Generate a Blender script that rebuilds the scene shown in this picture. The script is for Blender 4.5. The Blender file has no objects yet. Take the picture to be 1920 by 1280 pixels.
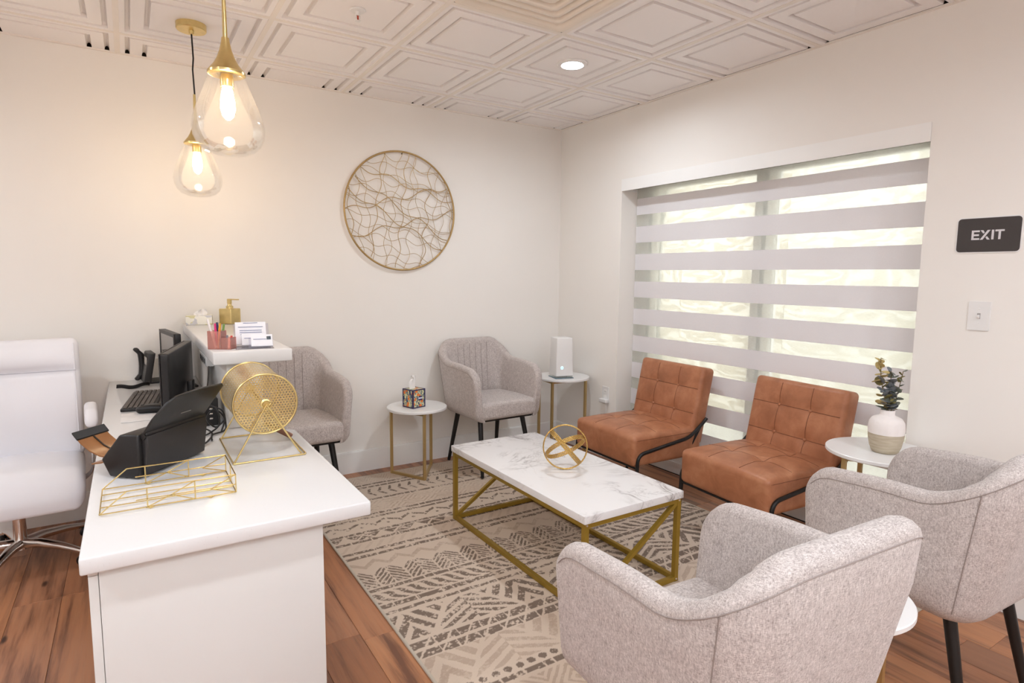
import bpy, bmesh, math, random
import numpy as np
from mathutils import Vector, Matrix
PI = math.pi
dg = math.radians
R = random.Random(7)
SC = bpy.context.scene
COL = SC.collection

# ------------------------------------------------------------------ camera
H = 2.5521                      # ceiling height
cam_d = bpy.data.cameras.new('camera'); cam = bpy.data.objects.new('camera', cam_d); COL.objects.link(cam)
cam_d.sensor_width = 36.0; cam_d.lens = 36.0 * 1117.68 / 1920.0; cam_d.clip_start = 0.05; cam_d.clip_end = 100
_r = Vector((0.8423657506745844, -0.5388124944011063, 0.010051764407401801))
_u = Vector((0.05085158900635983, 0.09804135600660098, 0.9938822910223903))
_f = Vector((0.5365016849796208, 0.8367012539668175, -0.10998615196643122))
M = Matrix.Identity(4)
for i in range(3):
    M[i][0] = _r[i]; M[i][1] = _u[i]; M[i][2] = -_f[i]
M[0][3], M[1][3], M[2][3] = -3.02776, -4.00331, 1.38145
cam.matrix_world = M
SC.camera = cam

# ------------------------------------------------------------------ world (overcast daylight), exposure
W = bpy.data.worlds.new('sky'); SC.world = W; W.use_nodes = True
bg = W.node_tree.nodes['Background']; bg.inputs[0].default_value = (0.93, 0.98, 1.0, 1); bg.inputs[1].default_value = 2.9
SC.view_settings.view_transform = 'Standard'; SC.view_settings.look = 'None'
SC.view_settings.gamma = 1.0; SC.view_settings.use_curve_mapping = False
SC.view_settings.exposure = 0.34
LAMP = 400.0                    # radiance of each recessed downlight lens
BULB = 112.0                     # radiance of the pendant filament bulbs

# ------------------------------------------------------------------ materials
MATS = {}
def s2l(c):
    return tuple(((v/255.0)/12.92 if v/255.0 <= 0.04045 else ((v/255.0+0.055)/1.055)**2.4) for v in c)
class NT:
    def __init__(self, name):
        m = bpy.data.materials.new(name); m.use_nodes = True; self.m = m
        self.t = m.node_tree; self.b = self.t.nodes['Principled BSDF']; self.out = self.t.nodes['Material Output']
        MATS[name] = m
    def n(self, typ, **kw):
        x = self.t.nodes.new(typ)
        for k, v in kw.items(): setattr(x, k, v)
        return x
    def l(self, a, b): self.t.links.new(a, b)
    def coords(self, kind='Object', scale=(1, 1, 1), rnd=False):
        tc = self.n('ShaderNodeTexCoord'); mp = self.n('ShaderNodeMapping'); mp.inputs['Scale'].default_value = scale
        src = tc.outputs[kind]
        if rnd:
            oi = self.n('ShaderNodeObjectInfo'); mu = self.n('ShaderNodeVectorMath', operation='MULTIPLY_ADD')
            mu.inputs[1].default_value = (37, 53, 71); self.l(oi.outputs['Random'], mu.inputs[0]); self.l(src, mu.inputs[2]); src = mu.outputs[0]
        self.l(src, mp.inputs['Vector']); return mp.outputs[0]
    def noise(self, vec, scale=5, detail=3, rough=0.5, dist=0.0):
        x = self.n('ShaderNodeTexNoise'); x.inputs['Scale'].default_value = scale; x.inputs['Detail'].default_value = detail
        x.inputs['Roughness'].default_value = rough; x.inputs['Distortion'].default_value = dist
        self.l(vec, x.inputs['Vector']); return x.outputs['Fac']
    def ramp(self, fac, stops, interp='LINEAR'):
        x = self.n('ShaderNodeValToRGB'); x.color_ramp.interpolation = interp
        el = x.color_ramp.elements
        while len(el) < len(stops): el.new(0.5)
        for e, (p, c) in zip(el, stops): e.position = p; e.color = (c[0], c[1], c[2], 1)
        self.l(fac, x.inputs[0]); return x.outputs[0]
    def math(self, op, a, b=None, clamp=False):
        x = self.n('ShaderNodeMath', operation=op); x.use_clamp = clamp
        for i, v in enumerate((a, b)):
            if v is None: continue
            if isinstance(v, (int, float)): x.inputs[i].default_value = v
            else: self.l(v, x.inputs[i])
        return x.outputs[0]
    def mix(self, fac, a, b, mode='MIX'):
        x = self.n('ShaderNodeMixRGB', blend_type=mode)
        for i, v in enumerate((fac, a, b)):
            if isinstance(v, (int, float)): x.inputs[i].default_value = v
            elif isinstance(v, tuple): x.inputs[i].default_value = (v[0], v[1], v[2], 1)
            else: self.l(v, x.inputs[i])
        return x.outputs[0]
    def bump(self, hgt, strength=0.2, dist=0.002):
        x = self.n('ShaderNodeBump'); x.inputs['Strength'].default_value = strength; x.inputs['Distance'].default_value = dist
        self.l(hgt, x.inputs['Height']); self.l(x.outputs[0], self.b.inputs['Normal'])
def mat(name, rgb, rough=0.5, metal=0.0, var=0.06, vscale=6.0, bump=0.0, bscale=60.0, spec=0.5, coat=0.0, lin=False, emit=None):
    if name in MATS: return MATS[name]
    c = rgb if lin else s2l(rgb)
    k = NT(name); v = k.coords()
    f = k.noise(v, vscale, 3)
    lo = tuple(max(0, x*(1-var)) for x in c); hi = tuple(min(1, x*(1+var)) for x in c)
    k.l(k.ramp(f, [(0.25, lo), (0.75, hi)]), k.b.inputs['Base Color'])
    k.b.inputs['Roughness'].default_value = rough; k.b.inputs['Metallic'].default_value = metal
    k.b.inputs['Specular IOR Level'].default_value = spec; k.b.inputs['Coat Weight'].default_value = coat
    if bump: k.bump(k.noise(v, bscale, 4), bump)
    if emit:
        k.b.inputs['Emission Color'].default_value = (*emit[0], 1); k.b.inputs['Emission Strength'].default_value = emit[1]
    return k.m
def glassy(name, tint=(1, 1, 1), rough=0.02, refl=1.0, dens=0.0, dcol=(1, 1, 1)):
    # thin clear sheet: fresnel reflection over straight transmission
    k = NT(name); t = k.n('ShaderNodeBsdfTransparent'); t.inputs[0].default_value = (*tint, 1)
    g = k.n('ShaderNodeBsdfGlossy'); g.inputs['Roughness'].default_value = rough
    fr = k.n('ShaderNodeFresnel'); fr.inputs[0].default_value = 1.45
    nz = k.math('MULTIPLY', k.noise(k.coords(), 3, 2), 0.008)
    mx = k.n('ShaderNodeMixShader'); k.l(k.math('ADD', k.math('MULTIPLY', fr.outputs[0], refl), nz), mx.inputs[0]); k.l(t.outputs[0], mx.inputs[1]); k.l(g.outputs[0], mx.inputs[2])
    last = mx.outputs[0]
    if dens > 0:
        d = k.n('ShaderNodeBsdfDiffuse'); d.inputs[0].default_value = (*dcol, 1); m2 = k.n('ShaderNodeMixShader'); m2.inputs[0].default_value = dens
        k.l(last, m2.inputs[1]); k.l(d.outputs[0], m2.inputs[2]); last = m2.outputs[0]
    k.l(last, k.out.inputs[0]); return k.m

wall_m = mat('wall_paint', (246, 241, 235), 0.7, var=0.015, vscale=1.2, bump=0.05, bscale=220, spec=0.25)
trim_m = mat('trim_paint', (249, 247, 244), 0.4, var=0.01, spec=0.4)
tile_m = mat('tile_plastic', (252, 247, 245), 0.38, var=0.02, vscale=2.0, spec=0.4)
tee_m = mat('tee_enamel', (247, 239, 230), 0.5, var=0.02)
vent_m = mat('vent_enamel', (248, 238, 224), 0.45, var=0.02)
dark_m = mat('plenum_shade_underlay', (40, 34, 30), 0.9)  # plenum's lack of light put into the colour; also the floor underlay
white_m = mat('white_lacquer', (240, 238, 236), 0.3, var=0.01)
panel_m = mat('cabinet_white', (220, 217, 213), 0.45, var=0.012, vscale=3)
quartz = NT('quartz'); _v = quartz.coords()
quartz.l(quartz.mix(quartz.ramp(quartz.noise(_v, 420, 2), [(0.70, (0, 0, 0)), (0.74, (1, 1, 1))]), s2l((226, 224, 223)), s2l((208, 204, 202))), quartz.b.inputs['Base Color'])
quartz.b.inputs['Roughness'].default_value = 0.22
quartz_m = quartz.m
gold_m = mat('brushed_brass', (220, 198, 138), 0.28, 1.0, var=0.10, vscale=30)
goldp_m = mat('gold_paint', (164, 134, 50), 0.38, 0.5, var=0.05, vscale=20)
golds_m = mat('satin_gold_leg', (194, 166, 114), 0.35, 0.7, var=0.06)
goldw_m = mat('gold_wire', (230, 206, 142), 0.25, 1.0, var=0.08, vscale=40)
artg_m = mat('antique_gold_wire', (178, 148, 98), 0.4, 0.7, var=0.12, vscale=15)
chrome_m = mat('chrome', (225, 222, 220), 0.08, 1.0, var=0.03)
black_m = mat('black_metal', (26, 24, 24), 0.38, 0.2, var=0.1)
blackp_m = mat('black_plastic', (22, 20, 21), 0.42, var=0.08, bump=0.05, bscale=600)
dgrey_m = mat('charcoal_plastic', (42, 39, 39), 0.45, var=0.08)
key_m = mat('keycap', (82, 74, 68), 0.5, var=0.1)
brownp_m = mat('brown_dust_reflection', (150, 100, 58), 0.3, var=0.1, vscale=12)  # tray brown stands for dust and a warm reflection
pu_m = mat('white_leatherette', (238, 236, 240), 0.42, var=0.02, vscale=4, bump=0.08, bscale=300)
mirror_m = mat('mirror_plate', (150, 190, 205), 0.06, 0.9, var=0.1)
slate_m = mat('slate_edge', (60, 72, 84), 0.3)
clear_m = glassy('clear_glass', (0.995, 0.993, 0.99), 0.02, 0.35)
bloom_glass_m = glassy('bloom_lamp_glass', (0.995, 0.993, 0.99), 0.02, 0.35, 0.012, (1.0, 0.97, 0.93))  # slight diffuse mix puts the bulb's bloom into the glass
pane_m = glassy('window_glass', (0.97, 0.975, 0.965), 0.01, 0.8)
acryl_m = glassy('clear_acrylic', (0.93, 0.93, 0.97), 0.05, 0.9, 0.10, (0.8, 0.8, 0.9))
pinka_m = glassy('pink_acrylic', (1.0, 0.80, 0.76), 0.05, 0.9, 0.22, (0.95, 0.55, 0.48))
paper_m = mat('paper', (240, 240, 246), 0.7, var=0.02)
ink_m = mat('blue_ink', (96, 104, 150), 0.7)
tissue_m = mat('tissue_paper', (250, 246, 243), 0.8, var=0.02)
copper_m = mat('copper', (205, 128, 88), 0.4, 0.6)

# upholstery fabric: flecked weave
def fabric(name, c1, c2, c3):
    k = NT(name); v = k.coords(); a = k.noise(k.coords(scale=(1, 1, 0.16)), 900, 1, 0.5); b = k.noise(k.coords(scale=(0.16, 0.16, 1.0)), 900, 1, 0.5)
    s = k.math('MULTIPLY', k.math('ADD', a, b), 0.5)
    mid = k.noise(k.coords(scale=(1, 1, 0.3)), 260, 2); big = k.noise(v, 40, 3)
    s2 = k.math('ADD', k.math('ADD', k.math('MULTIPLY', s, 0.62), k.math('MULTIPLY', mid, 0.26)), k.math('MULTIPLY', big, 0.12))
    k.l(k.ramp(s2, [(0.36, s2l(c1)), (0.5, s2l(c2)), (0.64, s2l(c3))]), k.b.inputs['Base Color'])
    k.b.inputs['Roughness'].default_value = 0.95; k.b.inputs['Specular IOR Level'].default_value = 0.15
    k.b.inputs['Sheen Weight'].default_value = 0.2; k.b.inputs['Sheen Roughness'].default_value = 0.5
    k.bump(s, 0.25, 0.0015); return k.m
fab_m = fabric('flecked_fabric', (146, 134, 129), (191, 180, 175), (224, 215, 210))
seam_m = mat('seam_thread', (152, 139, 133), 0.9)

def leather(name):
    k = NT(name); v = k.coords(); n1 = k.noise(v, 9, 5, 0.6, 0.4); n2 = k.noise(v, 3.2, 3)
    c = k.mix(k.math('MULTIPLY', n2, 0.7), k.ramp(n1, [(0.3, s2l((142, 88, 58))), (0.5, s2l((172, 112, 78))), (0.72, s2l((198, 140, 104)))]), s2l((174, 112, 78)))
    k.l(c, k.b.inputs['Base Color']); k.b.inputs['Roughness'].default_value = 0.42; k.b.inputs['Specular IOR Level'].default_value = 0.45
    k.bump(k.noise(v, 160, 4, 0.6), 0.12, 0.001); return k.m
leather_m = leather('tan_leather')
lseam_m = mat('leather_stitch', (104, 58, 36), 0.7)

def wood_plank():
    k = NT('walnut_plank'); v = k.coords(scale=(1, 1, 1), rnd=True)
    st = k.coords(scale=(13, 0.9, 1), rnd=True); fine = k.coords(scale=(70, 3, 1), rnd=True)
    g = k.noise(st, 1.5, 5, 0.6, 0.25); fi = k.noise(fine, 2.2, 3, 0.6)
    oi = k.n('ShaderNodeObjectInfo')
    base = k.ramp(oi.outputs['Random'], [(0.0, s2l((146, 100, 72))), (0.2, s2l((174, 124, 90))), (0.42, s2l((192, 140, 102))), (0.62, s2l((162, 112, 82))), (0.82, s2l((184, 136, 104))), (1.0, s2l((136, 98, 74)))])
    c = k.mix(k.ramp(g, [(0.36, (1, 1, 1)), (0.5, (0.25, 0.25, 0.25)), (0.6, (0, 0, 0))]), base, s2l((112, 76, 56)))
    c = k.mix(k.math('MULTIPLY', fi, 0.55), c, s2l((206, 150, 106)), 'SOFT_LIGHT')
    str2 = k.noise(k.coords(scale=(5, 0.55, 1), rnd=True), 1.3, 3, 0.5, 0.5)
    c = k.mix(k.ramp(str2, [(0.66, (0, 0, 0)), (0.74, (0.8, 0.8, 0.8))]), c, s2l((74, 50, 40)))
    vo = k.n('ShaderNodeTexVoronoi'); vo.inputs['Scale'].default_value = 1.0; k.l(k.coords(scale=(7.0, 2.6, 1), rnd=True), vo.inputs['Vector'])
    kn = k.ramp(vo.outputs['Distance'], [(0.0, (1, 1, 1)), (0.05, (0.8, 0.8, 0.8)), (0.10, (0, 0, 0))])
    c = k.mix(kn, c, s2l((62, 38, 28)))
    k.l(c, k.b.inputs['Base Color']); k.b.inputs['Roughness'].default_value = 0.32
    k.bump(fi, 0.05, 0.001); return k.m
plank_m = wood_plank()

def marble():
    k = NT('white_marble'); v = k.coords(scale=(1, 1, 1))
    w = k.noise(v, 2.6, 5, 0.62, 1.2); ln = k.math('ABSOLUTE', k.math('SUBTRACT', w, 0.5))
    w2 = k.noise(k.coords(scale=(1.3, 0.8, 1)), 5.5, 6, 0.65, 0.8); ln2 = k.math('ABSOLUTE', k.math('SUBTRACT', w2, 0.52))
    reg = k.noise(v, 2.3, 2)
    a = k.math('MULTIPLY', k.ramp(ln, [(0.0, (1, 1, 1)), (0.018, (0.3, 0.3, 0.3)), (0.05, (0, 0, 0))]), k.ramp(reg, [(0.44, (0, 0, 0)), (0.60, (1, 1, 1))]))
    b = k.math('MULTIPLY', k.ramp(ln2, [(0.0, (0.5, 0.5, 0.5)), (0.012, (0.2, 0.2, 0.2)), (0.03, (0, 0, 0))]), k.ramp(reg, [(0.5, (0, 0, 0)), (0.66, (1, 1, 1))]))
    c = k.mix(k.math('MULTIPLY', k.math('ADD', a, b, True), 0.75), s2l((238, 235, 234)), s2l((140, 130, 128)))
    k.l(c, k.b.inputs['Base Color']); k.b.inputs['Roughness'].default_value = 0.22; return k.m
marble_m = marble()

def ply(name, c1, c2):
    k = NT(name); w = k.noise(k.coords(scale=(1, 0.55, 1.6)), 2.2, 3, 0.5, 0.3)
    rings = k.math('SINE', k.math('MULTIPLY', w, 70.0))
    k.l(k.ramp(rings, [(0.0, s2l(c2)), (0.65, s2l(c1)), (1.0, s2l(c1))]), k.b.inputs['Base Color']); k.b.inputs['Roughness'].default_value = 0.8; return k.m
plyA_m = ply('plywood', (240, 234, 222), (206, 196, 178)); plyB_m = ply('plywood_pale', (250, 248, 240), (228, 222, 208))

def sheer():
    k = NT('sheer_voile'); t = k.n('ShaderNodeBsdfTransparent'); t.inputs[0].default_value = (0.98, 0.98, 0.975, 1)
    tr = k.n('ShaderNodeBsdfTranslucent'); df = k.n('ShaderNodeBsdfDiffuse')
    nz = k.noise(k.coords(scale=(1, 1, 6)), 60, 2)
    c = k.ramp(nz, [(0.3, s2l((240, 240, 232))), (0.7, s2l((252, 252, 246)))]); k.l(c, tr.inputs[0]); k.l(c, df.inputs[0])
    a = k.n('ShaderNodeMixShader'); a.inputs[0].default_value = 0.35; k.l(tr.outputs[0], a.inputs[1]); k.l(df.outputs[0], a.inputs[2])
    b = k.n('ShaderNodeMixShader'); b.inputs[0].default_value = 0.34; k.l(t.outputs[0], b.inputs[1]); k.l(a.outputs[0], b.inputs[2]); k.l(b.outputs[0], k.out.inputs[0]); return k.m
sheer_m = sheer()
def blind_cloth():
    k = NT('blind_fabric'); c = k.ramp(k.noise(k.coords(scale=(1, 1, 4)), 300, 2), [(0.3, s2l((243, 239, 241))), (0.7, s2l((249, 246, 247)))])
    df = k.n('ShaderNodeBsdfDiffuse'); tr = k.n('ShaderNodeBsdfTranslucent'); k.l(c, df.inputs[0]); k.l(c, tr.inputs[0])
    mx = k.n('ShaderNodeMixShader'); mx.inputs[0].default_value = 0.20; k.l(df.outputs[0], mx.inputs[1]); k.l(tr.outputs[0], mx.inputs[2]); k.l(mx.outputs[0], k.out.inputs[0]); return k.m
band_m = blind_cloth()

# ------------------------------------------------------------------ mesh helpers
def newobj(name, me, m=None, parent=None):
    o = bpy.data.objects.new(name, me); COL.objects.link(o)
    if m is not None and len(me.materials) == 0: me.materials.append(m)
    if parent is not None: o.parent = parent
    return o
def frompy(name, vs, fs, m=None, parent=None, smooth=True, loc=None, rot=None, sharp=None):
    me = bpy.data.meshes.new(name); me.from_pydata([tuple(v) for v in vs], [], fs); me.validate(); me.update()
    if smooth:
        me.polygons.foreach_set('use_smooth', [True]*len(me.polygons))
        if sharp: me.set_sharp_from_angle(angle=math.radians(sharp))
    o = newobj(name, me, m, parent)
    if loc is not None: o.location = loc
    if rot is not None: o.rotation_euler = rot
    return o
def thing(name, label, cat, loc=(0, 0, 0), rotz=0.0, group=None):
    o = bpy.data.objects.new(name, None); o.empty_display_size = 0.1; COL.objects.link(o)
    o.location = loc; o.rotation_euler = (0, 0, rotz); tag(o, label, cat, group); return o
def tag(o, label, cat, group=None):
    o['label'] = label; o['category'] = cat
    if group: o['group'] = group
    return o
def struct(o, label=None):
    o['kind'] = 'structure'
    if label: o['label'] = label
    return o
def axis_list(h, r, seg, inner):
    a = []
    if r > 0:
        for i in range(seg+1): a.append(-h + r*(i/seg))
    else: a.append(-h)
    L = (h-r)
    for i in range(1, inner+1): a.append(-L + 2*L*i/(inner+1))
    if r > 0:
        for i in range(seg+1): a.append(h - r + r*(i/seg))
    else: a.append(h)
    return a
def rbox_data(sx, sy, sz, r=0.004, seg=2, inner=(0, 0, 0), fn=None, c=(0, 0, 0)):
    """box surface with rounded edges as grids; fn(x,y,z)->(x,y,z) shapes it"""
    h = (sx/2, sy/2, sz/2); r = min(r, *[q*0.999 for q in h])
    A = [axis_list(h[i], r, seg, inner[i]) for i in range(3)]
    idx = {}; vs = []; fs = []
    def V(i, j, k):
        key = (i, j, k)
        if key in idx: return idx[key]
        p = (A[0][i], A[1][j], A[2][k])
        if r > 0:
            q = [max(-(h[t]-r), min(h[t]-r, p[t])) for t in range(3)]
            d = [p[t]-q[t] for t in range(3)]; L = math.sqrt(sum(x*x for x in d))
            if L > 1e-9: p = tuple(q[t]+d[t]/L*r for t in range(3))
        if fn: p = fn(*p)
        vs.append((p[0]+c[0], p[1]+c[1], p[2]+c[2])); idx[key] = len(vs)-1; return idx[key]
    n = [len(a)-1 for a in A]
    for i in range(n[0]):
        for j in range(n[1]):
            fs.append((V(i, j, 0), V(i, j+1, 0), V(i+1, j+1, 0), V(i+1, j, 0))); fs.append((V(i, j, n[2]), V(i+1, j, n[2]), V(i+1, j+1, n[2]), V(i, j+1, n[2])))
    for i in range(n[0]):
        for k in range(n[2]):
            fs.append((V(i, 0, k), V(i+1, 0, k), V(i+1, 0, k+1), V(i, 0, k+1))); fs.append((V(i, n[1], k), V(i, n[1], k+1), V(i+1, n[1], k+1), V(i+1, n[1], k)))
    for j in range(n[1]):
        for k in range(n[2]):
            fs.append((V(0, j, k), V(0, j, k+1), V(0, j+1, k+1), V(0, j+1, k))); fs.append((V(n[0], j, k), V(n[0], j+1, k), V(n[0], j+1, k+1), V(n[0], j, k+1)))
    return vs, fs
def rbox(name, size, c=(0, 0, 0), m=None, parent=None, r=0.003, seg=2, inner=(0, 0, 0), fn=None, rot=None):
    if rot is not None:
        vs, fs = rbox_data(*size, r, seg, inner, fn); return frompy(name, vs, fs, m, parent, True, c, rot, sharp=40)
    vs, fs = rbox_data(*size, r, seg, inner, fn, c); return frompy(name, vs, fs, m, parent, True, sharp=40)
def bounds(name, lo, hi, m=None, parent=None, r=0.003, seg=2):
    return rbox(name, tuple(hi[i]-lo[i] for i in range(3)), tuple((hi[i]+lo[i])/2 for i in range(3)), m, parent, r, seg)
def merge(*parts):
    vs = []; fs = []
    for v, f in parts:
        b = len(vs); vs += list(v); fs += [tuple(i+b for i in q) for q in f]
    return vs, fs
def boxes(name, L, m=None, parent=None, r=0.0):
    return frompy(name, *merge(*[rbox_data(*[hi[i]-lo[i] for i in range(3)], r, 1, (0, 0, 0), None, [(hi[i]+lo[i])/2 for i in range(3)]) for lo, hi in L]), m, parent, False)
def lathe_data(prof, n=32, closed=False):
    vs = []; fs = []
    for (r, z) in prof:
        for i in range(n):
            a = 2*PI*i/n; vs.append((r*math.cos(a), r*math.sin(a), z))
    m = len(prof); rng = range(m) if closed else range(m-1)
    for k in rng:
        k2 = (k+1) % m
        for i in range(n): fs.append((k*n+i, k*n+(i+1) % n, k2*n+(i+1) % n, k2*n+i))
    return vs, fs
def lathe(name, prof, m=None, parent=None, n=32, loc=None, rot=None, sharp=35, closed=False):
    vs, fs = lathe_data(prof, n, closed)
    if not closed:
        if prof[0][0] > 1e-6: fs.append(tuple(range(n))[::-1])
        if prof[-1][0] > 1e-6: fs.append(tuple((len(prof)-1)*n+i for i in range(n)))
    return frompy(name, vs, fs, m, parent, True, loc, rot, sharp)
def tube_data(path, r, n=8, closed=False, flat=None, caps=True):
    """sweep; r float or list; flat=(a,b) gives elliptical/rect section half sizes"""
    P = [Vector(p) for p in path]; N = len(P); vs = []; fs = []
    T = []
    for i in range(N):
        a = P[(i-1) % N] if (closed or i > 0) else P[i]; b = P[(i+1) % N] if (closed or i < N-1) else P[i]
        d = (b-a); T.append(d.normalized() if d.length > 1e-9 else Vector((0, 0, 1)))
    up = Vector((0, 0, 1)) if abs(T[0].z) < 0.9 else Vector((1, 0, 0))
    nrm = (up - T[0]*up.dot(T[0])).normalized()
    for i in range(N):
        nrm = (nrm - T[i]*nrm.dot(T[i]));  nrm = nrm.normalized() if nrm.length > 1e-6 else Vector((1, 0, 0))
        bi = T[i].cross(nrm); rr = r[i] if isinstance(r, (list, tuple)) else r
        for k in range(n):
            a = 2*PI*k/n + (PI/n if n == 4 else 0)
            if flat: vs.append(P[i] + nrm*(flat[0]*math.cos(a)*(1.414 if n == 4 else 1)) + bi*(flat[1]*math.sin(a)*(1.414 if n == 4 else 1)))
            else: vs.append(P[i] + nrm*rr*math.cos(a) + bi*rr*math.sin(a))
    for i in range(N if closed else N-1):
        j = (i+1) % N
        for k in range(n): fs.append((i*n+k, i*n+(k+1) % n, j*n+(k+1) % n, j*n+k))
    if not closed and caps:
        fs.append(tuple(range(n))[::-1]); fs.append(tuple((N-1)*n+k for k in range(n)))
    return vs, fs
def tube(name, path, r, m=None, parent=None, n=8, closed=False, flat=None, **kw):
    vs, fs = tube_data(path, r, n, closed, flat); return frompy(name, vs, fs, m, parent, n > 4, sharp=50 if n > 4 else None, **kw)
def bar(name, a, b, w, m=None, parent=None, r=0.0):
    """square bar from a to b"""
    return tube(name, [a, b], w*0.7071, m, parent, 4)
def fillet(pts, rad, seg=6):
    P = [Vector(p) for p in pts]; out = [P[0]]
    for i in range(1, len(P)-1):
        a = (P[i-1]-P[i]); b = (P[i+1]-P[i]); d = min(rad, a.length*0.45, b.length*0.45)
        p0 = P[i]+a.normalized()*d; p2 = P[i]+b.normalized()*d
        for t in range(seg+1):
            u = t/seg; out.append(p0*(1-u)**2 + P[i]*2*u*(1-u) + p2*u*u)
    out.append(P[-1]); return out
def prism(name, poly, thick, m=None, parent=None, loc=None, rot=None, mw=None):
    """polygon in local XY extruded along +Z"""
    n = len(poly); vs = [(x, y, 0) for x, y in poly]+[(x, y, thick) for x, y in poly]
    fs = [tuple(range(n))[::-1], tuple(range(n, 2*n))]+[(i, (i+1) % n, n+(i+1) % n, n+i) for i in range(n)]
    if mw is not None: vs = [mw @ Vector(v) for v in vs]
    return frompy(name, vs, fs, m, parent, False, loc, rot)
def copy_tree(o, parent=None):
    c = o.copy(); COL.objects.link(c); c.parent = parent
    for ch in list(o.children): copy_tree(ch, c)
    return c

# ================================================================== THE ROOM
X0, Y0 = -5.2, -5.8             # room runs x X0..0, y Y0..0
WY0, WY1, WZ = -2.705, -0.730, 2.070   # window opening in the right wall
WT = 0.32                       # wall thickness
struct(boxes('wall_back', [((X0-WT, 0, 0), (WT, WT, H))], wall_m), 'cream painted back wall')
struct(boxes('wall_right', [((0, WY1, 0), (WT, 0, H)), ((0, Y0, 0), (WT, WY0, H)), ((0, WY0, WZ), (WT, WY1, H))], wall_m), 'cream painted wall with the wide window')
struct(boxes('wall_left', [((X0-WT, Y0, 0), (X0, 0, H))], wall_m), 'cream painted wall out of view on the left')
struct(boxes('wall_front', [((X0-WT, Y0-WT, 0), (WT, Y0, H))], wall_m), 'cream painted wall behind the viewer')

# ---- floor: boards laid one by one along y
floor = struct(boxes('floor', [((X0, Y0, -0.05), (WT, 0, -0.012))], dark_m), 'walnut-look plank floor')
PW, PL = 0.1650, 1.215
_pl = {}
def plank_mesh(w, l):
    key = (round(w, 3), round(l, 2))
    if key not in _pl:
        w2, l2, b = w/2-0.0004, l/2-0.0004, 0.0012
        vs = [(-w2, -l2, -0.012), (w2, -l2, -0.012), (w2, l2, -0.012), (-w2, l2, -0.012), (-w2, -l2, -b), (w2, -l2, -b), (w2, l2, -b), (-w2, l2, -b),
              (-w2+b, -l2+b, 0), (w2-b, -l2+b, 0), (w2-b, l2-b, 0), (-w2+b, l2-b, 0)]
        fs = [(8, 9, 10, 11)]
        for k in range(4):
            j = (k+1) % 4; fs.append((k, j, 4+j, 4+k)); fs.append((4+k, 4+j, 8+j, 8+k))
        me = bpy.data.meshes.new('plank'); me.from_pydata(vs, [], fs); me.materials.append(plank_m); _pl[key] = me
    return _pl[key]
kx = math.floor((X0+3.335)/PW)
ends = {0: -0.945, -1: -0.945, 5: -1.870, 1: -0.40}
while -3.335+kx*PW < 0.15:
    xa, xb = max(X0, -3.335+kx*PW), min(0.15, -3.335+(kx+1)*PW)
    off = ends.get(kx, -R.random()*PL)
    ys = [0.0]; y = off
    while y > 0: y -= PL
    while y+PL < 0: y += PL
    if y > -0.12 and kx not in ends: y -= 0.3
    while y > Y0+0.05: ys.append(y); y -= PL
    ys.append(Y0)
    if xb-xa > 0.01:
        for a, b in zip(ys, ys[1:]):
            p = newobj('plank', plank_mesh(xb-xa, a-b), None, floor); p.location = ((xa+xb)/2, (a+b)/2, 0)
    kx += 1

# ---- baseboards
BB = 0.147
struct(boxes('baseboard_back', [((X0, -0.014, 0), (0, 0, BB)), ((X0, -0.010, BB), (0, 0, BB+0.006))], trim_m))
struct(boxes('baseboard_right', [((-0.014, WY1, 0), (0, -0.014, BB)), ((-0.010, WY1, BB), (0, -0.014, BB+0.006)), ((-0.014, Y0, 0), (0, WY0, BB)), ((-0.010, Y0, BB), (0, WY0, BB+0.006))], trim_m))
struct(boxes('baseboard_left', [((X0, Y0, 0), (X0+0.014, -0.014, BB))], trim_m))
struct(boxes('baseboard_front', [((X0+0.014, Y0, 0), (-0.014, Y0+0.014, BB))], trim_m))

# ---- ceiling: deck above, dark coloured to give the unlit plenum's shade, coffered lay-in tiles and tees below
T = 0.6096; CA, CB = -0.5783, -0.3382
ceil = struct(boxes('ceiling', [((X0-WT, Y0-WT, H+0.12), (WT, WT, H+0.14)), ((X0-WT, 0.0, H), (WT, WT, H+0.12)), ((0.0, Y0, H), (WT, 0, H+0.12)), ((X0-WT, Y0, H), (X0, 0, H+0.12)), ((X0-WT, Y0-WT, H), (WT, Y0, H+0.12))], dark_m), 'white suspended ceiling of square coffered tiles')
PROF = [(0.006, 0.001), (0.034, 0.001), (0.0365, 0.020), (0.0420, 0.027), (0.0490, 0.027), (0.0545, 0.020), (0.057, 0.004), (0.112, 0.004), (0.1145, 0.021), (0.120, 0.028), (0.127, 0.028), (0.1325, 0.021), (0.135, 0.005)]
def tile_bm():
    bm = bmesh.new(); prev = None
    for d, z in PROF:
        h = T/2-d; ring = [bm.verts.new(p) for p in ((-h, -h, z), (h, -h, z), (h, h, z), (-h, h, z))]
        if prev:
            for i in range(4): bm.faces.new((prev[i], ring[i], ring[(i+1) % 4], prev[(i+1) % 4]))
        prev = ring
    bm.faces.new((prev[3], prev[2], prev[1], prev[0])); return bm
_tm = {}
def tile_mesh(cut):
    if cut not in _tm:
        bm = tile_bm(); x0, x1, y0, y1 = cut
        for co, no, lim in (((x0, 0, 0), (-1, 0, 0), x0 > -T/2), ((x1, 0, 0), (1, 0, 0), x1 < T/2), ((0, y0, 0), (0, -1, 0), y0 > -T/2), ((0, y1, 0), (0, 1, 0), y1 < T/2)):
            if lim: bmesh.ops.bisect_plane(bm, geom=bm.verts[:]+bm.edges[:]+bm.faces[:], plane_co=co, plane_no=no, clear_outer=True)
        me = bpy.data.meshes.new('ceiling_tile'); bm.to_mesh(me); bm.free(); me.materials.append(tile_m); _tm[cut] = me
    return _tm[cut]
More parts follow.
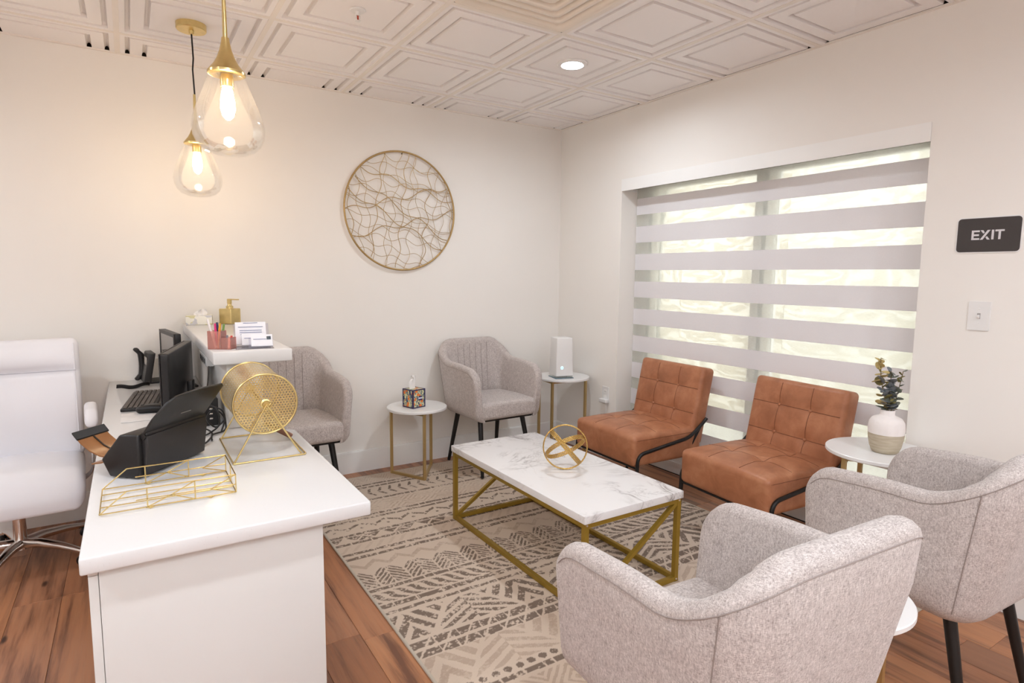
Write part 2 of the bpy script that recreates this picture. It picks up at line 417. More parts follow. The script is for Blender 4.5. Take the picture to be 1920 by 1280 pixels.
cols = list(range(-9, 1)); rows = list(range(-1, 10))
VENT = (-2, 2)
for i in cols:
    for j in rows:
        x0, x1 = CA+i*T, CA+(i+1)*T; y1, y0 = CB-j*T, CB-(j+1)*T
        if x1 < X0+0.03 or y1 < Y0+0.03 or y0 > -0.03 or x0 > -0.03 or (i, j) == VENT: continue
        cx, cy = (x0+x1)/2, (y0+y1)/2; g = 0.010
        cut = (round(max(-T/2, X0+g-cx), 3), round(min(T/2, -g-cx), 3), round(max(-T/2, Y0+g-cy), 3), round(min(T/2, -g-cy), 3))
        o = newobj('ceiling_tile', tile_mesh(cut), None, ceil); o.location = (cx, cy, H)
for i in cols:
    x = CA+i*T
    if X0 < x < -0.02: boxes('ceiling_tee', [((x-0.012, Y0, H-0.0014), (x+0.012, -0.018, H+0.0009))], tee_m, ceil)
for j in rows:
    y = CB-j*T
    if Y0 < y < -0.02: boxes('ceiling_tee', [((X0, y-0.012, H-0.0008), (-0.018, y+0.012, H+0.0009))], tee_m, ceil)
struct(boxes('trim_1', [((X0, -0.019, H-0.0016), (0, 0, H+0.0052))], tee_m), 'wall angle along the back wall ceiling')
struct(boxes('trim_2', [((-0.019, Y0, H-0.0016), (0, -0.019, H+0.0052))], tee_m), 'wall angle along the window wall ceiling')

# ceiling diffuser
vx, vy = CA-1.5*T, CB-2.5*T
vent = thing('ceiling_air_vent', 'square stepped air diffuser set flush in the coffered ceiling', 'air vent', (vx, vy, H))
def sq_rings(name, prof, m, parent):
    vs = []; fs = []
    for k, (h, z) in enumerate(prof):
        c = min(0.02, h*0.2)
        ring = [(-h+c, -h), (h-c, -h), (h, -h+c), (h, h-c), (h-c, h), (-h+c, h), (-h, h-c), (-h, -h+c)]
        vs += [(x, y, z) for x, y in ring]
        if k:
            for i in range(8): fs.append(((k-1)*8+i, (k-1)*8+(i+1) % 8, k*8+(i+1) % 8, k*8+i))
    return frompy(name, vs, fs, m, parent, True, sharp=50)
sq_rings('frame', [(0.300, 0.003), (0.296, -0.001), (0.278, -0.001), (0.262, 0.012), (0.250, 0.030), (0.246, 0.045)], vent_m, vent)
for h in (0.238, 0.190, 0.142):
    sq_rings('louvre', [(h, 0.034), (h-0.001, 0.008), (h-0.004, 0.004), (h-0.018, 0.004), (h-0.024, 0.010), (h-0.027, 0.045)], vent_m, vent)
sq_rings('centre_plate', [(0.094, 0.018), (0.090, 0.010), (0.06, 0.009), (0.0005, 0.009)], vent_m, vent)
boxes('duct_back', [((-0.29, -0.29, 0.046), (0.29, 0.29, 0.050))], vent_m, vent)

# recessed downlights: the one in view, then unseen ones placed for their light
lens_m = NT('lamp_lens'); lens_m.b.inputs['Base Color'].default_value = (1, 1, 1, 1)
_c = lens_m.ramp(lens_m.noise(lens_m.coords(), 20, 2), [(0.3, (0.82, 0.91, 1.0)), (0.7, (0.83, 0.915, 1.0))]); lens_m.l(_c, lens_m.b.inputs['Emission Color']); lens_m.b.inputs['Emission Strength'].default_value = LAMP
def downlight(x, y, label):
    t = thing('recessed_downlight', label, 'ceiling light', (x, y, H))
    lathe('trim_ring', [(0.086, 0.006), (0.086, 0.000), (0.082, -0.005), (0.062, -0.006), (0.054, 0.002), (0.052, 0.006)], white_m, t, 40)
    lathe('lens', [(0.0, 0.000), (0.035, 0.0005), (0.052, 0.003)], lens_m.m, t, 40)
    t['group'] = 'recessed downlights'
tcx = lambda i: CA+(i+0.5)*T
tcy = lambda j: CB-(j+0.5)*T
downlight(tcx(-1), tcy(1), 'lit round recessed downlight in the ceiling above the coffee table')
for k, (i, j) in enumerate([(-4, 4), (-7, 1), (-7, 4), (-1, 6), (-3, 7), (-5, 7), (-7, 7), (-2, 8), (-4, 8), (-6, 8)]):  # unseen downlights added for even light; first one read off the desk-edge shadow
    downlight(tcx(i), tcy(j), 'unseen recessed downlight near or behind the viewer, placed for its light' if j > 1 else 'unseen recessed downlight beyond the left edge of view, added for its light')

# sprinkler
t = thing('ceiling_sprinkler', 'small white sprinkler head with a red bulb under a ceiling tile', 'sprinkler', (tcx(-3), tcy(1), H+0.005))
lathe('escutcheon', [(0.0, 0), (0.034, 0), (0.036, -0.003), (0.032, -0.008), (0.016, -0.010), (0.0, -0.010)], white_m, t)
lathe('body', [(0.011, -0.009), (0.011, -0.022), (0.008, -0.026)], white_m, t, 16)
lathe('glass_bulb', [(0.0, -0.025), (0.004, -0.027), (0.004, -0.043), (0.0, -0.046)], mat('red_glass', (170, 60, 40), 0.2), t, 12)
for s in (-1, 1): tube('frame_arm', [(s*0.009, 0, -0.022), (s*0.011, 0, -0.034), (s*0.003, 0, -0.048)], 0.0022, white_m, t, 8)
lathe('deflector', [(0.0, -0.047), (0.013, -0.048), (0.013, -0.050), (0.0, -0.050)], white_m, t, 20)

# ================================================================== WINDOW, BLIND, OUTSIDE
win = struct(boxes('window_1', [((0.165, WY0, 0.0), (0.275, WY1, 0.145)), ((0.215, WY0, WZ-0.06), (0.275, WY1, WZ))], trim_m), 'wide white framed window behind the striped blind')
for ya, yb in ((WY1, WY1-0.062), (WY1-0.098, WY1-0.150), (-1.680, -1.732), (-1.764, -1.818), (WY0, WY0+0.062)):
    boxes('mullion', [((0.215, min(ya, yb), 0.145), (0.275, max(ya, yb), WZ-0.06))], trim_m, win)
for y in (WY1-0.080, -1.748): boxes('gasket', [((0.222, y-0.0158, 0.145), (0.268, y+0.0158, WZ-0.06))], mat('grey_gasket', (168, 170, 174), 0.6), win)
for ya, yb in ((-1.680, WY1-0.150), (WY0+0.062, -1.818)): boxes('pane', [((0.243, ya, 0.145), (0.247, yb, WZ-0.06))], pane_m, win)
boxes('bottom_rail', [((0.156, WY0, 0.060), (0.165, WY1, 0.082))], trim_m, win)

struct(boxes('ground', [((WT, -9, -0.12), (9, 5, -0.06))], mat('concrete', (208, 205, 200), 0.9, var=0.1, bump=0.2)), 'concrete pavement outside the window')
for k, (ya, yb, mm, lb) in enumerate([(1.68, 2.895, plyA_m, 'pale plywood sheet outside the window, nearest the room corner'), (0.460, 1.675, plyA_m, 'pale plywood sheet outside the left half of the window'), (-0.760, 0.455, plyA_m, 'pale plywood sheet outside the middle of the window'), (-1.980, -0.765, plyB_m, 'lighter plywood sheet outside the right end of the window'), (-3.20, -1.985, plyB_m, 'lighter plywood sheet outside beyond the right end of the window')]):
    b = thing('plywood_sheet', lb, 'plywood', (2.0, (ya+yb)/2, -0.06), 0, 'plywood sheets outside the window')
    rbox('board', (0.018, yb-ya, 3.60), (0, 0, 1.80), mm, b, 0.002, 1)
    for s in (-0.35, 0.35): rbox('batten', (0.045, 0.07, 3.56), (0.032, s*(yb-ya), 1.78), mm, b, 0.003, 1)

bl = thing('zebra_blind', 'wide striped roller blind of grey and sheer bands over the window', 'blind', (0.148, 0, 0))
BL0, BL1 = WY1-0.005, WY0+0.006
cyl = lambda yy, rad, z0, x0, n=20: [(x0+rad*math.cos(2*PI*i/n), yy, z0+rad*math.sin(2*PI*i/n)) for i in range(n)]
boxes('cassette', [((-0.154, WY0, 1.992), (-0.1485, WY1, 2.0745)), ((-0.1485, WY0+0.001, 1.992), (-0.143, WY1-0.001, 2.069)), ((-0.148, WY0+0.001, 2.062), (0.02, WY1-0.001, 2.069)), ((-0.143, WY0+0.001, 1.994), (0.02, WY0+0.004, 2.062)), ((-0.143, WY1-0.004, 1.994), (0.02, WY1-0.001, 2.062))], trim_m, bl)
tube('roller_tube', [(-0.04, BL0, 2.030), (-0.04, BL1, 2.030)], 0.020, mat('grey_tube', (120, 118, 116), 0.4, 0.5), bl, 16)
z = 1.948; per = 0.2005; opaque = 0.117; ztop = 2.030
def band(name, za, zb, m, x):
    n = 24; vs = []; fs = []
    for i in range(n+1):
        y = BL0+(BL1-BL0)*i/n; w = 0.0006*math.sin(i*1.7)
        for dx in (0, 0.0009): vs += [(x+w+dx, y, za), (x+w+dx, y, zb)]
    for i in range(n):
        a = i*4; b = a+4; fs += [(a, b, b+1, a+1), (a+2, a+3, b+3, b+2), (a, a+2, b+2, b), (a+1, b+1, b+3, a+3)]
    fs += [(0, 1, 3, 2), (n*4, n*4+2, n*4+3, n*4+1)]
    return frompy(name, vs, fs, m, bl, True, sharp=40)
k = 0; cur = ztop
while z > 0.20:
    if cur-z > 0.002: band('sheer_band', cur, z, sheer_m, 0.0)
    zb = max(z-opaque, 0.19); band('opaque_band', z, zb, band_m, -0.001); cur = zb; z = 1.948-per*(k+1); k += 1
rbox('bottom_rail', (0.022, abs(BL1-BL0), 0.030), (0.0, (BL0+BL1)/2, cur-0.015), trim_m, bl, 0.006, 2)
# bead chain at the right end
vs, fs = [], []
for s in (-0.012, 0.012):
    for q in range(120):
        zz = 1.985-q*0.0115
        v, f = lathe_data([(0.0004, -0.0036), (0.0034, 0), (0.0004, 0.0036)], 6); vs, fs = merge((vs, fs), ([(a-0.075+s, b+BL1+0.006, c+zz) for a, b, c in v], f))
frompy('bead_chain', vs, fs, white_m, bl)

# ================================================================== RUG
RX0, RX1, RY0, RY1 = -2.225, -0.205, -2.945, -0.130
def make_rug():
    cell = 0.004; nx = int((RX1-RX0)/cell); ny = int((RY1-RY0)/cell)
    xs = np.linspace(RX0, RX1, nx+1); ys = np.linspace(RY0, RY1, ny+1)
    Xg, Yg = np.meshgrid(xs, ys); d = -Yg; rng = np.random.default_rng(5)
    def vnoise(sx, sy):
        gx = int((RX1-RX0)/sx)+3; gy = int((RY1-RY0)/sy)+3; g = rng.random((gy, gx))
        u = (Xg-RX0)/sx; v = (Yg-RY0)/sy; i = u.astype(int); j = v.astype(int); fu = u-i; fv = v-j
        fu = fu*fu*(3-2*fu); fv = fv*fv*(3-2*fv)
        return (g[j, i]*(1-fu)+g[j, i+1]*fu)*(1-fv)+(g[j+1, i]*(1-fu)+g[j+1, i+1]*fu)*fv
    n1 = vnoise(0.006, 0.006)*0.45+vnoise(0.013, 0.009)*0.35+vnoise(0.035, 0.03)*0.2
    big = vnoise(0.30, 0.25)*0.6+vnoise(0.11, 0.1)*0.4; wob = (vnoise(0.05, 0.05)-0.5)*0.008; wob2 = (vnoise(0.03, 0.03)-0.5)*0.006
    x = Xg+wob2; d = d+wob*0.5
    dark = np.zeros_like(Xg); faint = np.zeros_like(Xg)
    inb = lambda a, b: (d > a) & (d < b)
    tri = lambda u: np.abs(((u) % 1.0)*2-1)
    def dashes(a, b, seed, lo=0.03, hi=0.12, tgt=None):
        r2 = np.random.default_rng(seed); edges = [RX0]
        while edges[-1] < RX1: edges.append(edges[-1]+r2.uniform(lo, hi))
        e = np.array(edges); k = np.searchsorted(e, x)-1; k = np.clip(k, 0, len(e)-1); gap = (x-e[k]) > 0.006
        m = inb(a, b) & gap; (dark if tgt is None else tgt)[m] = 1
    # faint zigzag border at the far end
    faint[inb(0.15, 0.285) & (((d-0.10*tri(x/0.11)) % 0.034) < 0.016)] = 1
    dashes(0.298, 0.322, 1); dashes(0.345, 0.368, 2)
    u = x/0.068; f = (u % 1.0)
    dark[inb(0.395, 0.525) & (np.abs(f-0.25-0.42*np.abs((d-0.46)/0.065)) < 0.17*(1.1-np.abs((d-0.46)/0.065)*0.5)) & (np.abs(d-0.46) > 0.006)] = 1
    dashes(0.562, 0.586, 3)
    faint[inb(0.605, 0.765) & ((((tri(x/0.21)*0.105+np.abs(d-0.685))) % 0.034) < 0.015)] = 1
    dashes(0.778, 0.803, 4); dashes(0.822, 0.845, 5)
    zz = 0.885+0.05*tri(x/0.15); dark[inb(0.865, 0.965) & (np.abs(d-zz) < 0.012) & ((x/0.075 % 1.0) > 0.16)] = 1
    cxs = np.abs(((x/0.15+0.25) % 0.5)-0.25)*0.15; dark[((cxs-0.0)**2+(d-0.945)**2 < 0.009**2)] = 1
    dashes(0.998, 1.022, 6); dark[inb(1.030, 1.086) & (np.abs(d-1.03-0.056*tri(x/0.10)) > 0.007) & ((d-1.03) < 0.056*tri(x/0.10))] = 1
    dark[inb(1.030, 1.086) & ((d-1.03) > 0.056*tri(x/0.10)+0.012) & ((x/0.2 % 1.0) > 0.5)] = 1
    dashes(1.096, 1.120, 7)
    faint[inb(1.135, 1.20) & (((x+d*0.8) % 0.06) < 0.022)] = 0.5
    dashes(1.213, 1.238, 8); dashes(1.264, 1.290, 9)
    faint[inb(1.31, 1.415) & (np.abs(d-1.335-0.055*tri(x/0.12)) < 0.016)] = 1
    # nested V feathers
    fv = (d-1.425)-0.085*(1-tri((x+0.02)/0.147)); dark[inb(1.425, 1.585) & ((fv % 0.032) < 0.019) & (fv > -0.03) & (np.abs(((x+0.02)/0.147 % 1.0)-0.5) > 0.035) & (np.abs(((x+0.02)/0.147 % 1.0)-0.5) < 0.48)] = 1
    dashes(1.597, 1.622, 10)
    dark[inb(1.640, 1.725) & (((x-(d-1.68)*1.05+0.012*np.sin(d*60)) % 0.058) < 0.030)] = 1
    dashes(1.737, 1.768, 11, 0.05, 0.16); dashes(1.797, 1.817, 12, 0.03, 0.13)
    # big leaf strokes in a zigzag
    ph = ((x+0.04)/0.53) % 1.0; side = np.where(ph < 0.5, 1.0, -1.0); lx = np.where(ph < 0.5, ph, 1-ph)*0.53
    lf = (x*0.72+side*(d-1.93)*1.35); lf2 = (x*0.9-side*(d-1.93)*0.62)
    v1 = inb(1.842, 2.022) & ((lf % 0.062) < 0.034) & (np.abs(lx-0.1325+(d-1.93)*0.75) > 0.015) & (lx-0.1325+(d-1.93)*0.75 > 0)
    v2 = inb(1.842, 2.022) & ((lf2 % 0.062) < 0.034) & (lx-0.1325+(d-1.93)*0.75 < -0.015)
    dark[v1 | v2] = 1
    dashes(2.045, 2.088, 13, 0.05, 0.11); dashes(2.106, 2.148, 14, 0.05, 0.11)
    cut = (np.abs(((x+d*0.8)/0.09) % 1.0-0.5) < 0.06) & inb(2.04, 2.15); dark[cut] = 0
    d0 = 2.24; lf = (x*0.72+side*(d-d0)*1.35); lf2 = (x*0.9-side*(d-d0)*0.62)
    faint[inb(2.155, 2.335) & ((((lf % 0.07) < 0.036) & (lx-0.1325+(d-d0)*0.75 > 0.012)) | (((lf2 % 0.07) < 0.036) & (lx-0.1325+(d-d0)*0.75 < -0.012)))] = 1
    dark[((((x/0.05) % 1.0-0.5)*0.05)**2+(d-2.358)**2) < 0.015**2] = 1
    dashes(2.386, 2.412, 15)
    faint[inb(2.43, 2.60) & ((((tri(x/0.21)*0.105+np.abs(d-2.515))) % 0.034) < 0.016)] = 1
    dashes(2.615, 2.640, 16); dashes(2.66, 2.684, 17)
    zz = 2.71+0.05*tri(x/0.15); dark[inb(2.69, 2.78) & (np.abs(d-zz) < 0.012)] = 1
    dashes(2.80, 2.825, 18); dashes(2.835, 2.89, 19, 0.04, 0.09)
    # wear: the print is broken up
    dk = dark*np.clip((n1+0.30*(big-0.45)-0.34)*9, 0, 1); ft = faint*np.clip((n1*0.6+big*0.4-0.30)*4, 0, 1)
    cream = np.array(s2l((214, 196, 178))); tan = np.array(s2l((190, 168, 148))); drk = np.array(s2l((112, 95, 84))); fnt = np.array(s2l((172, 148, 130)))
    c = cream[None, None]*(1-0.35*big[..., None])+tan[None, None]*0.35*big[..., None]
    c = c*(1-0.62*ft[..., None])+fnt*0.62*ft[..., None]; c = c*(1-0.88*dk[..., None])+drk*0.88*dk[..., None]
    edge = (Xg-RX0 < 0.012) | (RX1-Xg < 0.012) | (Yg-RY0 < 0.03) | (RY1-Yg < 0.012)
    c[edge] = np.array(s2l((196, 184, 168)))
    n = (nx+1)*(ny+1)
    co = np.zeros((n, 3)); co[:, 0] = Xg.ravel(); co[:, 1] = Yg.ravel(); co[:, 2] = 0.008+(dk.ravel()*-0.0004)
    idx = np.arange(n).reshape(ny+1, nx+1)
    q = np.stack([idx[:-1, :-1], idx[:-1, 1:], idx[1:, 1:], idx[1:, :-1]], -1).reshape(-1, 4)
    per = np.concatenate([idx[0, :], idx[1:, -1], idx[-1, -2::-1], idx[-2:0:-1, 0]]); low = np.arange(len(per))+n
    cl = co[per].copy(); cl[:, 2] = 0.001; co = np.vstack([co, cl])
    p2 = np.roll(per, -1); l2 = np.roll(low, -1); q = np.vstack([q, np.stack([low, l2, p2, per], -1)])
    me = bpy.data.meshes.new('rug'); me.vertices.add(len(co)); me.vertices.foreach_set('co', co.ravel())
    me.loops.add(q.size); me.loops.foreach_set('vertex_index', q.ravel().astype(np.int32)); me.polygons.add(len(q))
    me.polygons.foreach_set('loop_start', (np.arange(len(q))*4).astype(np.int32)); me.update(calc_edges=True)
    at = me.color_attributes.new('weave', 'FLOAT_COLOR', 'POINT'); col = np.ones((len(co), 4)); col[:n, :3] = c.reshape(-1, 3); col[n:, :3] = cream
    at.data.foreach_set('color', col.ravel().astype(np.float32))
    k = NT('rug_weave'); a = k.n('ShaderNodeVertexColor', layer_name='weave'); v = k.coords()
    nz = k.noise(v, 500, 2); k.l(k.mix(0.5, a.outputs[0], k.ramp(nz, [(0.3, (0.35, 0.35, 0.35)), (0.7, (0.65, 0.65, 0.65))]), 'SOFT_LIGHT'), k.b.inputs['Base Color'])
    k.b.inputs['Roughness'].default_value = 0.95; k.b.inputs['Specular IOR Level'].default_value = 0.1; k.bump(nz, 0.3, 0.002)
    o = newobj('patterned_rug', me, k.m); tag(o, 'beige and brown tribal patterned area rug under the coffee table', 'rug')
make_rug()

# ================================================================== TUB CHAIRS (local front = -y)
def make_tub(label):
    t = thing('tub_chair', label, 'chair', group='grey tub chairs')
    ZB, ZS = 0.398, 0.515
    # plan of the shell's outer top line: left nose -> back -> right nose
    hw, yf, yb, cr = 0.296, -0.297, 0.297, 0.125
    base = []
    def add(x, y): base.append(Vector((x, y)))
    N1 = 14
    for i in range(N1): add(-hw+0.004*(1-i/N1), yf+(yb-cr-yf)*i/N1)
    for i in range(11): a = PI-PI/2*i/10; add(-hw+cr+cr*math.cos(a), yb-cr+cr*math.sin(a))
    for i in range(1, 8): add(-hw+cr+2*(hw-cr)*i/8, yb)
    for i in range(11): a = PI/2-PI/2*i/10; add(hw-cr+cr*math.cos(a), yb-cr+cr*math.sin(a))
    for i in range(1, N1+1): add(hw-0.004*i/N1, yb-cr-(yb-cr-yf)*i/N1)
    # denser stations at the noses
    L = [0.0]
    for a, b in zip(base, base[1:]): L.append(L[-1]+(b-a).length)
    tot = L[-1]
    def at(s):
        s = max(0, min(tot, s))
        for i in range(len(L)-1):
            if s <= L[i+1]+1e-9:
                u = (s-L[i])/(L[i+1]-L[i]); return base[i].lerp(base[i+1], u), (base[i+1]-base[i]).normalized()
    st = [0, 0.003, 0.008, 0.016, 0.028, 0.045, 0.065, 0.09]; nmid = 52
    S = st+[0.09+(tot-0.18)*i/nmid for i in range(1, nmid)]+[tot-v for v in reversed(st)]
    sm = lambda a, b, x: (lambda q: q*q*(3-2*q))(max(0, min(1, (x-a)/(b-a))))
    def top(s):
        d = min(s, tot-s)
        z = 0.752+0.014*sm(0.05, 0.30, d)+0.139*sm(0.365, 0.675, d)
        rn = 0.105
        if d < rn: z -= 1.15*(rn-math.sqrt(max(0, rn*rn-(rn-d)**2)))
        return z
    vs = []; fs = []; m = 0; seamp = []
    for s in S:
        p, tg = at(s); nrm = Vector((tg.y, -tg.x))           # inward normal (clockwise path)
        d = min(s, tot-s); zt = top(s); back = sm(0.40, 0.62, d)
        th = 0.058+0.010*back
        thf = th*(0.55+0.45*min(1, d/0.016)**0.5) if d < 0.016 else th
        off = (th-thf)/2
        def pos(inset, z):
            f = (z-ZB)/(zt-ZB+1e-6); lean = (1-max(0, min(1, (z-ZB)/0.40)))
            q = p+nrm*inset
            q = Vector((q.x*(1-0.12*lean), q.y*(1-0.27*lean) if q.y > 0 else q.y*(1-0.02*lean)))
            return (q.x, q.y, z)
        rr = min(thf/2, 0.03); prof = []
        prof += [(off+0.060, ZB-0.010), (off+0.034, ZB-0.006), (off+0.014, ZB+0.008), (off+0.003, ZB+0.028), (off, ZB+0.05)]
        for q in (0.25, 0.5, 0.75): prof.append((off, ZB+0.05+(zt-rr-ZB-0.05)*q))
        for q in range(0, 7):
            a = PI*q/6; prof.append((off+thf/2-thf/2*math.cos(a), zt-rr+rr*math.sin(a)))
        for q in (0.4, 0.8): prof.append((off+thf+0.006*q, zt-rr+(ZS-0.05-zt+rr)*q))
        prof.append((off+thf+0.006, ZS-0.06)); m = len(prof)
        vs += [pos(a, b) for a, b in prof]; seamp.append(pos(off-0.0008, zt-0.034))
    n = len(S)
    for i in range(n-1):
        for k in range(m-1): fs.append((i*m+k, (i+1)*m+k, (i+1)*m+k+1, i*m+k+1))
    fs.append(tuple(range(m))); fs.append(tuple((n-1)*m+k for k in reversed(range(m))))
    frompy('shell', vs, fs, fab_m, t, True, sharp=60)
    tube('seam', seamp[4:-4], 0.0013, seam_m, t, 6)
    for sx in (-1, 1):                                    # vertical seams at the back corners
        s = 0.52 if sx < 0 else tot-0.52; p, tg = at(s); zt = top(s); nr = Vector((tg.y, -tg.x)); pts = []
        for q in range(9):
            z = ZB+0.03+(zt-0.036-ZB-0.03)*q/8; lean = (1-max(0, min(1, (z-ZB)/0.40))); w = p-nr*0.0008
            pts.append((w.x*(1-0.12*lean), w.y*(1-0.27*lean) if w.y > 0 else w.y*(1-0.02*lean), z))
        tube('seam', pts, 0.0012, seam_m, t, 6)
    for i in range(6):                                    # stitched channels on the inside of the back
        x = -0.125+0.050*i; pts = []
        for q in range(9):
            z = ZS-0.005+(0.870-ZS)*q/8; lean = (1-max(0, min(1, (z-ZB)/0.40))); y = (yb-0.0745)*(1-0.27*lean)
            pts.append((x*(1-0.12*lean), y, z))
        tube('stitch_line', pts, 0.0012, seam_m, t, 6)
    # seat cushion
    def crown(x, y, z):
        w = 1-0.16*max(0, (y+0.05)/0.3)**1.5
        if z > 0: z += 0.010*max(0, 1-(x/0.26)**2)*max(0, 1-((y)/0.26)**2)
        return (x*w, y, z)
    rbox('seat_cushion', (0.462, 0.45, 0.118), (0, -0.070, 0.457), fab_m, t, 0.030, 4, (10, 10, 1), crown)
    rbox('seat_base', (0.42, 0.38, 0.016), (0, -0.07, 0.391), black_m, t, 0.004, 1)
    for sx in (-1, 1):
        for sy in (-1, 1):
            a = Vector((sx*0.172, sy*0.155-0.030, 0.393)); b = Vector((sx*0.206, 0.212 if sy > 0 else -0.276, 0.0035))
            tube('leg', [a, a.lerp(b, 0.5), b], [0.0185, 0.0155, 0.0115], black_m, t, 16)
    for sy in (-1, 1): boxes('under_frame', [((-0.18, sy*0.155-0.045, 0.368), (0.18, sy*0.155-0.015, 0.384))], black_m, t)
    return t
tub = make_tub('grey fabric tub chair by the back wall between the two small round tables')
tub.location = (-0.873, -0.322, 0.009); tub.rotation_euler.z = 0.02
o = copy_tree(tub); o['label'] = 'grey fabric tub chair half hidden behind the reception desk and gold drum'; o.location = (-2.238, -0.322, 0.009)
o = copy_tree(tub); o['label'] = 'grey fabric tub chair in the foreground, nearest the viewer, seen from behind'; o.location = (-1.915, -3.186, 0.009); o.rotation_euler.z = PI-0.054
o = copy_tree(tub); o['label'] = 'grey fabric tub chair below the exit sign with its back to the viewer'; o.location = (-0.842, -3.184, 0.009); o.rotation_euler.z = PI-0.059

# ================================================================== TAN SLIPPER CHAIRS (local front = -y)
def make_slipper(label):
    t = thing('slipper_chair', label, 'chair', group='tan leather slipper chairs')
    w, dep = 0.575, 0.560
    def tuft(u, v, U, V, sd, bd):
        z = 0
        for a in U: z -= sd*math.exp(-((u-a)/0.010)**2)
        for b in V: z -= sd*math.exp(-((v-b)/0.010)**2)
        for a in U:
            for b in V: z -= bd*math.exp(-(((u-a)**2+(v-b)**2)/0.035**2))
        return z
    def seatf(x, y, z):
        if z > 0.02:
            e = max(0, 1-(abs(x)/(w/2))**3)*max(0, 1-(abs(y)/(dep/2))**3); k = (z-0.02)/0.07
            z += k*e*(0.026+tuft(x, y, (-0.10, 0.10), (-0.09, 0.11), 0.0012, 0.012))
        return (x, y, z)
    rbox('seat', (w, dep, 0.185), (0, -0.21, 0.345), leather_m, t, 0.028, 3, (38, 38, 3), seatf)
    hb = 0.485
    def backf(x, y, z):
        if y < -0.01:
            e = max(0, 1-(abs(x)/(w/2))**6)*max(0, 1-(abs(z)/(hb/2))**6); k = (-y-0.01)/0.042
            y -= k*e*(0.012+tuft(x, z, (-0.095, 0.095), (-0.055, 0.100), 0.0022, 0.011))
        return (x, y, z)
    br = rbox('backrest', (w-0.01, 0.105, hb), (0, 0.078, 0.566), leather_m, t, 0.024, 3, (38, 2, 38), backf, rot=(math.radians(-11.5), 0, 0))
    ks = lambda q: q
    # piping seam round the seat top
    pts = fillet([(-w/2+0.002, -0.21+dep/2-0.06, 0.412), (-w/2+0.002, -0.21-dep/2+0.003, 0.412), (w/2-0.002, -0.21-dep/2+0.003, 0.412), (w/2-0.002, -0.21+dep/2-0.06, 0.412)], 0.03)
    tube('seam', pts, 0.0022, lseam_m, t, 6)
    def bs(x, z): return backf(x, -0.0525, z)[1]-0.0002
    for x in (-0.095, 0.095): tube('stitch_line', [(x, bs(x, -0.222+0.0111*q), -0.222+0.0111*q) for q in range(41)], 0.0017, lseam_m, br, 6)
    for z in (-0.055, 0.100): tube('stitch_line', [(-0.264+0.0132*q, bs(-0.264+0.0132*q, z), z) for q in range(41)], 0.0017, lseam_m, br, 6)
    def ss(x, y): return seatf(x, y, 0.0925)[2]+0.345+0.0002
    for x in (-0.10, 0.10): tube('stitch_line', [(x, -0.21-0.262+0.0105*q, ss(x, -0.262+0.0105*q)) for q in range(41)], 0.0013, lseam_m, t, 6)
    for y in (-0.09, 0.11): tube('stitch_line', [(-0.264+0.0132*q, -0.21+y, ss(-0.264+0.0132*q, y)) for q in range(41)], 0.0013, lseam_m, t, 6)
    for x in (-0.095, 0.095):
        for z in (-0.055, 0.100): lathe('button', [(0.0, 0.004), (0.006, 0.003), (0.009, 0.0)], leather_m, br, 14, loc=(x, -0.0535, z), rot=(PI/2, 0, 0))
    # bent steel side frames
    for s in (-1, 1):
        x = s*(w/2+0.008)
        pts = fillet([(x, -0.475, 0.0), (x, -0.465, 0.330), (x, -0.04, 0.385), (x, 0.085, 0.475), (x, 0.098, 0.490)], 0.055, 6)
        tube('side_frame', pts, 0.0105, black_m, t, 12)
        tube('leg', [(x, 0.045, 0.445), (x-s*0.03, -0.05, 0.25), (x-s*0.04, -0.06, -0.009)], 0.0095, black_m, t, 10)
    tube('front_rail', [(-w/2, -0.466, 0.246), (w/2, -0.466, 0.246)], 0.007, black_m, t, 8)
    return t
sl = make_slipper('tan leather slipper chair left of its twin, beside the white tower table')
sl.location = (-0.085, -1.265, 0.009); sl.rotation_euler.z = -PI/2-dg(2.5)
o = copy_tree(sl); o['label'] = 'tan leather slipper chair next to the round table with the vase'; o.location = (-0.060, -2.150, 0.009); o.rotation_euler.z = -PI/2-dg(5)

# ================================================================== COFFEE TABLE
ct = thing('coffee_table', 'low rectangular coffee table with white marble top and gold frame', 'table', (-1.268, -1.667, 0.009))
cx, cy, ch = 0.285, 0.585, 0.424
rbox('marble_top', (cx*2, cy*2, 0.034), (0, 0, ch-0.017), marble_m, ct, 0.003, 2)
fx, fy, b = cx-0.018, cy-0.018, 0.022; zt, zl = ch-0.034-b/2, b/2
for sx in (-1, 1):
    for sy in (-1, 1): boxes('leg', [((sx*fx-b/2, sy*fy-b/2, 0), (sx*fx+b/2, sy*fy+b/2, ch-0.034))], goldp_m, ct)
for s in (-1, 1):
    for zz in (zt, zl):
        boxes('frame_rail', [((s*fx-b/2+0.001, -fy+b/2, zz-b/2+0.001), (s*fx+b/2-0.001, fy-b/2, zz+b/2))], goldp_m, ct)
        boxes('frame_rail', [((-fx+b/2, s*fy-b/2+0.001, zz-b/2+0.001), (fx-b/2, s*fy+b/2-0.001, zz+b/2))], goldp_m, ct)
    bar('diagonal_brace', (-fx+0.008, s*fy, zl+0.008), (fx-0.008, s*fy, zt-0.008), 0.018, goldp_m, ct)
for sx in (-1, 1):
    for zz in (zt+0.002, zl): lathe('bolt', [(0.0, 0.003), (0.004, 0.002), (0.005, 0)], chrome_m, ct, 10, loc=(sx*fx, -fy-b/2, zz), rot=(PI/2, 0, 0))

